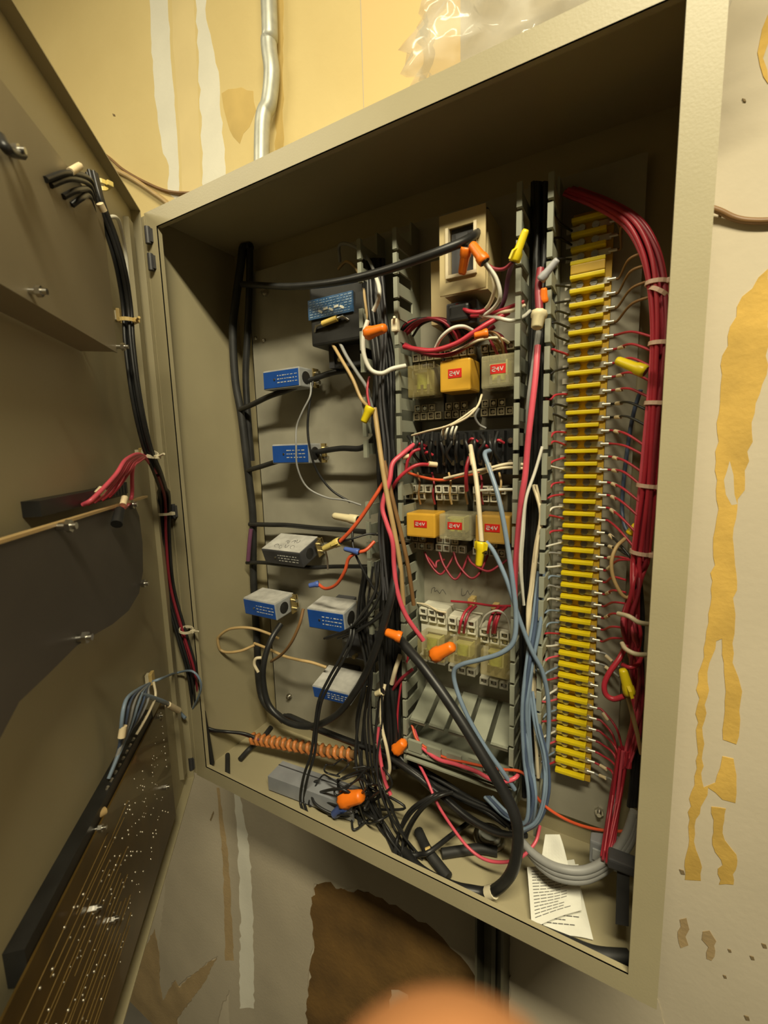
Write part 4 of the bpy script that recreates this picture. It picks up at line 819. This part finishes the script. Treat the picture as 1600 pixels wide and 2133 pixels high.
wire('short black lead ending at a stud of the upper door plate', 'black', .0028, [door_px(0, 285, NP - .004), door_px(12, 308, NP - .01), door_px(28, 318, NP - .008), door_px(46, 322, NP - .003)], world=True)
RF = door_px(292, 945, -.016)
for k in range(7):
    e = [(172, 1052), (182, 1050), (196, 1046), (212, 1042), (206, 1032), (226, 1036), (252, 1064)][k]
    wire('red wire fanning from the door bundle to the black connector', ('pink', 'red')[k % 2], .0019, [door_px(e[0], e[1], (NP2 - .006) if k == 6 else -.002), door_px(e[0] + 22, e[1] - 14 - 2 * k, -.010), door_px(240 + k * 6, 990 - k * 2, -.018), door_px(264 + k * 4, 956 + k, -.018), door_px(296 + k * 2, 948 + k, -.018), door_px(326, 985, -.020)], world=True, group='red wires fanning to the door connector')
sleeve('white marker sleeve on a red fan wire by the black connector', door_px(203, 1030, -.010), door_px(214, 1018, -.013), .0034, group=None)
sleeve('white marker sleeve on the short red wire above a black cap', door_px(260, 1036, NP2 - .006), door_px(256, 1052, NP2 - .006), .003, group=None)
solo('end_cap_plug', MB().cyl(door_px(250, 1062, NP2 - .006), door_px(243, 1092, NP2 - .007), .0042, .0048, 10), 'black', 'short black cap on a red wire over the dark door plate', 'wire cap')
def mount(label, u, v, n, tz=0):
    q = door_px(u, v, n); t = thing('tie_mount', label, 'tie mount', q, Euler((0, 0, -TH + PI)))
    obj('pad', MB().bev((0, 0, 0), (.011, .004, .014), .001), 'mount', t); obj('saddle', MB().bx(-.004, .004, .002, .006, -.005, .005), 'tie', t); return t
mount('tan adhesive tie mount high on the door beside the black bundle', 249, 658, .008)
mount('tan adhesive tie mount where the red wires fan out on the door', 296, 946, -.008)
mount('tan adhesive tie mount above the blue door wires', 316, 1412, .004)
def db_at(v): return min(DB, key=lambda p: abs(p.z - v))
tie('yellowed cable tie around the black door bundle beside the upper mount', door_px(266, 668, -.02), (0, 0, 1), .0068, 'mount', tail=(.012, -.004, 0))
tie('pale cable tie where the red wires leave the door bundle', door_px(312, 945, -.021), (.5, 0, 1), .0075, 'tie', tail=(.012, .0, .003))
tie('pale cable tie around the door bundle beside the middle hinge', at(344, 1070, -.019), (0, 0, 1), .0085, 'tie')
tie('pale cable tie around the door bundle near the floor corner', at(388, 1310 + 2, -.012), (.2, 0, 1), .0085, 'tie', tail=(.012, 0, .002))
tie('thin pale cable tie at the bottom bend of the door bundle', at(411, 1490, .012), (.1, .2, 1), .009, 'tie')
tie('tan cable tie high on the door bundle at the wire ends', door_px(210, 384, -.016), (0, 0, 1), .006, 'n_pale')
for k in range(6):
    e = [(250, 1565), (240, 1590), (232, 1610), (226, 1622), (262, 1540), (270, 1520)][k]
    wire('blue grey wire dropping from the tie mount into the circuit board header', ('blue', 'dblue', 'grey')[k % 3], .0017, [door_px(e[0], e[1], .003), door_px(252 + k * 7, 1520 - k * 4, -.010), door_px(262 + k * 9, 1460, -.014), door_px(288 + k * 4, 1436, -.010), door_px(312, 1424, -.006)], world=True, group='blue wires into the circuit board header')
wire('blue grey wire looping from the tie mount around the door bundle', 'blue', .0016, [door_px(318, 1420, -.006), door_px(340, 1412, -.012), at(366, 1402, -.02), at(400, 1398, -.018), at(418, 1420, -.012), at(416, 1445, -.008), at(402, 1475, 0)], world=True)
wire('blue grey wire sleeve running toward the hinge', 'blue', .0024, [door_px(292, 1446, -.012), door_px(320, 1454, -.014), door_px(350, 1466, -.014), at(372, 1482, -.02), at(386, 1496, -.016)], world=True)
sleeve('pale marker sleeve on the blue wire leading to the hinge', door_px(350, 1468, -.0145), door_px(372, 1480, -.0185), .0036, group=None)
sleeve('pale marker sleeve on the blue wires above the circuit board', door_px(257, 1512, -.012), door_px(253, 1536, -.010), .0032, group=None)
wire('cream wire tail hanging from the blue wire mount', 'cream', .0014, [door_px(320, 1420, -.012), door_px(324, 1450, -.014), door_px(312, 1480, -.014), door_px(296, 1510, -.010), door_px(284, 1530, -.006)], world=True)
# bundle crossing the floor and its orange spiral wrap
strands('purple grey wire crossing from the door bundle to the orange spiral', [('purple', 0), ('black', 0), ('dred', 0)], [(412, 1508, .015), (440, 1520, .03), (470, 1524, .045), (505, 1528, .06), (540, 1540, .07), (600, 1556, .075)], 7, .0022, 3, 'wires entering the orange spiral', .004, 31)
sp = spline(px([(524, 1538, .066), (570, 1546, .07), (620, 1554, .072), (680, 1564, .074), (740, 1572, .076)]), 30)
hel = []
for j, p in enumerate(sp): a = j * .9; hel.append(p + Vector((0, math.cos(a), math.sin(a))) * .0072)
spw = thing('spiral_wrap', 'orange spiral wrap around the wires along the left floor', 'spiral wrap', sp[0])
obj('wrap', MB().tube(hel, .0029, 6), 'spiral', spw, True); obj('lining', MB().tube(sp, .006, 8), 'brown', spw, True)
# ================================================================ floor things
g = [atZ(558, 1648, .004), atZ(735, 1716, .004)]
dv = (g[1] - g[0]); L = dv.length; ang = math.atan2(dv.y, dv.x)
dc = thing('duct_cover', 'loose grey plastic duct cover lying on the left floor', 'duct cover', g[0], Euler((0, 0, ang)))
obj('top', MB().bx(0, L, .002, .036, .020, .0225), 'pvcgrey', dc)
obj('side', MB().bx(0, L, .002, .0045, .001, .020), 'pvcgrey', dc); obj('side', MB().bx(0, L, .0335, .036, .001, .020), 'pvcgrey', dc)
obj('groove', MB().bx(0, L, .026, .0275, .0222, .0232), 'casedark', dc)
def sheet(label, corners, m='paper', lines=True, seed=0):
    a, b, c, d = corners; n = 8; v = []; f = []
    for i in range(n + 1):
        for j in range(n + 1):
            s, t = i / n, j / n; p = a.lerp(b, s).lerp(d.lerp(c, s), t) + Vector((0, 0, .0016 * math.sin(s * 5 + seed) * math.sin(t * 4)))
            v.append(p); 
    nb = len(v); v += [p + Vector((0, 0, -.0005)) for p in v]
    q = lambda i, j: i * (n + 1) + j
    for i in range(n):
        for j in range(n):
            f.append((q(i, j), q(i + 1, j), q(i + 1, j + 1), q(i, j + 1))); f.append(tuple(nb + x for x in (q(i, j), q(i, j + 1), q(i + 1, j + 1), q(i + 1, j))))
    for i in range(n):
        for e in ((q(i, 0), q(i + 1, 0)), (q(i, n), q(i + 1, n)), (q(0, i), q(0, i + 1)), (q(n, i), q(n, i + 1))): f.append((e[0], e[1], nb + e[1], nb + e[0]))
    t_ = thing('paper_sheet', label, 'paper', a); obj('sheet', MB().add(v, f), m, t_, True)
    if lines:
        mb = MB(); rg = random.Random(seed)
        for r in range(15):
            t = .1 + r * .055; s0 = .08; s1 = rg.uniform(.5, .92)
            for e in range(5):
                sa, sb = s0 + (s1 - s0) * e / 5, s0 + (s1 - s0) * (e + .85) / 5
                P = []
                for (s, tt) in ((sa, t), (sb, t), (sb, t + .012), (sa, t + .012)):
                    P.append(a.lerp(b, s).lerp(d.lerp(c, s), tt) + Vector((0, 0, .0009 + .0016 * math.sin(s * 5 + seed) * math.sin(tt * 4))))
                mb.add(P, [(0, 1, 2, 3)])
        tag(obj('printed_lines', mb, 'ink', t_, True), kind='stuff')
    return t_
sheet('printed white paper sheet underneath on the right floor', [atZ(1128, 1800, .010), atZ(1196, 1790, .012), atZ(1236, 1958, .0045), atZ(1132, 1940, .0045)], seed=1)
sheet('folded printed paper lying on top of the sheet on the right floor', [atZ(1098, 1806, .020), atZ(1205, 1800, .024), atZ(1212, 1894, .014), atZ(1108, 1932, .008)], seed=2)
sheet('crumpled narrow paper slip standing behind the grey cables', [at(1136, 1738, .06), at(1166, 1738, .06), at(1184, 1800, .045), at(1126, 1802, .045)], lines=False, seed=3)
a = atZ(1296, 1912, .004)
sx = thing('strap', 'black webbing strap hanging at the right end of the floor', 'strap', a)
top_ = at(1298, 1796, .045)
obj('webbing', MB().prism([at(1282, 1925, .02), at(1310, 1930, .02), at(1312, 1800, .045), at(1286, 1798, .045)], (0, .003, 0)), 'black', sx, True)
obj('buckle', MB().bev(top_, (.026, .016, .010), .002), 'casedark', sx, True)
p = atZ(1256, 1800, .004); bx_ = thing('junction_block', 'grey plastic block on the right floor behind the grey cables', 'junction block', p)
q = at(1262, 1770, .085); obj('body', MB().bev(q - p, (.030, .020, .026), .002), 'pvcgrey', bx_)
obj('lug', MB().bx(q.x - p.x - .012, q.x - p.x + .012, -.012 + q.y - p.y, -.009 + q.y - p.y, -.006 + q.z - p.z, .006 + q.z - p.z), 'casegrey', bx_)
lk = atZ(1020, 1745, .003); ln = thing('conduit_locknut', 'steel conduit locknut set in the enclosure floor', 'locknut', (lk.x, lk.y, T))
obj('ring', MB().lathe([(.020, 0), (.020, .004), (.014, .004), (.014, .0005)], 20), 'steel', ln); obj('throat', MB().lathe([(.0135, 0), (.0135, .008), (.011, .008), (.011, .001)], 20), 'galv', ln)
solo('tan_collar', MB().cyl(atZ(888, 1774, .017), atZ(898, 1770, .019), .0042, n=10), 'mount', 'small tan collar around the thin black floor cable', 'collar')
solo('collar', MB().cyl(at(1016, 1860, .0215), at(1030, 1857, .0205), .0066, n=12), 'tie', 'pale tape collar on the heavy black cable at the floor', 'collar')
# pale sleeves and small markers inside
for (a, b, nm) in (((982, 945, .068), (986, 968, .0645), 'on the beige wire below the terminal block'), ((1016, 966, .070), (1022, 984, .0665), 'on the light blue wire below the terminal block'), ((893, 966, .083), (910, 968, .090), 'on the red wire at the terminal block'), ((838, 952, .074), (852, 950, .079), 'beside the pink wire at the terminal block')):
    sleeve('pale marker sleeve %s' % nm, at(*a), at(*b), .0030, group=None)
for u, v in ((988, 1248), (1036, 1262)):
    p = at(u, v, PY); t = thing('tie_holder', 'small tan tie holder above the white sockets', 'tie holder', p, group='tan tie holders'); obj('post', MB().bev((0, -.008, 0), (.007, .016, .010), .001), 'mount', t); obj('slot', MB().bx(-.0045, .0045, -.0125, -.0095, -.0015, .0015), 'tie', t)
p = at(824, 678, .07); t = thing('tie_holder', 'cream wire clip on the left duct edge beside the orange nut', 'tie holder', p); obj('clip', MB().bev((0, 0, 0), (.008, .008, .014), .002), 'tie', t); obj('pin', MB().cyl((0, -.004, .002), (.004, -.010, .006), .0016, n=6), 'tie', t)
# ================================================================ ceiling light fixture
for lx, ly, nm in ((.95, -.83, 'in front of the enclosure'), (-.75, -.85, 'beyond the hinge side of the door')):
    cf = thing('ceiling_light', 'long tube light fixture on the ceiling %s' % nm, 'ceiling light', (lx, ly, 1.65))
    obj('housing', MB().bx(-.52, .52, -.10, .10, -.06, 0), 'w_white', cf)
    for q in (-.525, .525): obj('end_cap', MB().bx(q - .005, q + .005, -.10, .10, -.07, 0), 'w_white', cf)
# ================================================================ the photographer's hand, one fingertip before the lens
def cw(x, y, z): return CAM + M3 @ Vector((x, y, z))
hm = MB()
def bone(pts, rs):
    path = []; rad = []
    for a in range(len(pts) - 1):
        for q in range(5): t = q / 5; path.append(Vector(pts[a]).lerp(Vector(pts[a + 1]), t)); rad.append(rs[a] + (rs[a + 1] - rs[a]) * t)
    path.append(Vector(pts[-1])); rad.append(rs[-1]); hm.tube(path, rad, 14)
    for p, r in zip(pts, rs): hm.ball(p, r, 14, 10)
WR = (.022, -.205, -.008)
bone([(.024, -.245, -.004), WR], [.026, .025])
KN = [(.003, -.112, -.016), (.022, -.108, -.014), (.041, -.113, -.014), (.058, -.124, -.015)]
for kx, r in zip(KN, (.0125, .0128, .0122, .0112)): bone([WR, Vector(WR).lerp(Vector(kx), .5), kx], [.020, .0165, r])
bone([KN[0], (.003, -.076, -.020), (.0036, -.0535, -.0212), (.0035, -.0364, -.0212)], [.0115, .0104, .0098, .0096])
bone([KN[1], (.024, -.084, -.040), (.025, -.098, -.060), (.024, -.114, -.056)], [.0115, .0100, .0092, .0080])
bone([KN[2], (.044, -.092, -.038), (.044, -.106, -.055), (.042, -.120, -.051)], [.0108, .0094, .0088, .0076])
bone([KN[3], (.063, -.106, -.032), (.062, -.116, -.046), (.059, -.126, -.042)], [.0095, .0082, .0078, .0066])
bone([WR, (.000, -.172, -.016), (-.020, -.142, -.024), (-.030, -.112, -.030), (-.032, -.092, -.032)], [.020, .0165, .0130, .0110, .0090])
hm_me = hm.mesh('hand'); ho = bpy.data.objects.new('hand', hm_me); COL.objects.link(ho)
ho.matrix_world = Matrix.Translation(CAM) @ M3.to_4x4()
rm = ho.modifiers.new('fuse', 'REMESH'); rm.mode = 'VOXEL'; rm.voxel_size = .0014
sm_ = ho.modifiers.new('smooth', 'SMOOTH'); sm_.factor = .5; sm_.iterations = 6
dg = bpy.context.evaluated_depsgraph_get(); me = bpy.data.meshes.new_from_object(ho.evaluated_get(dg)); ho.modifiers.clear(); ho.data = me
me.polygons.foreach_set('use_smooth', [True] * len(me.polygons)); me.materials.clear(); me.materials.append(MATS['skin'])
tag(ho, 'bare hand of a person with one fingertip raised in front of the enclosure', 'hand')
nl = obj('fingernail', MB().ball((.0035, -.0415, -.0298), .0056, 12, 6, (1, 1.3, .26)), 'nail', ho)
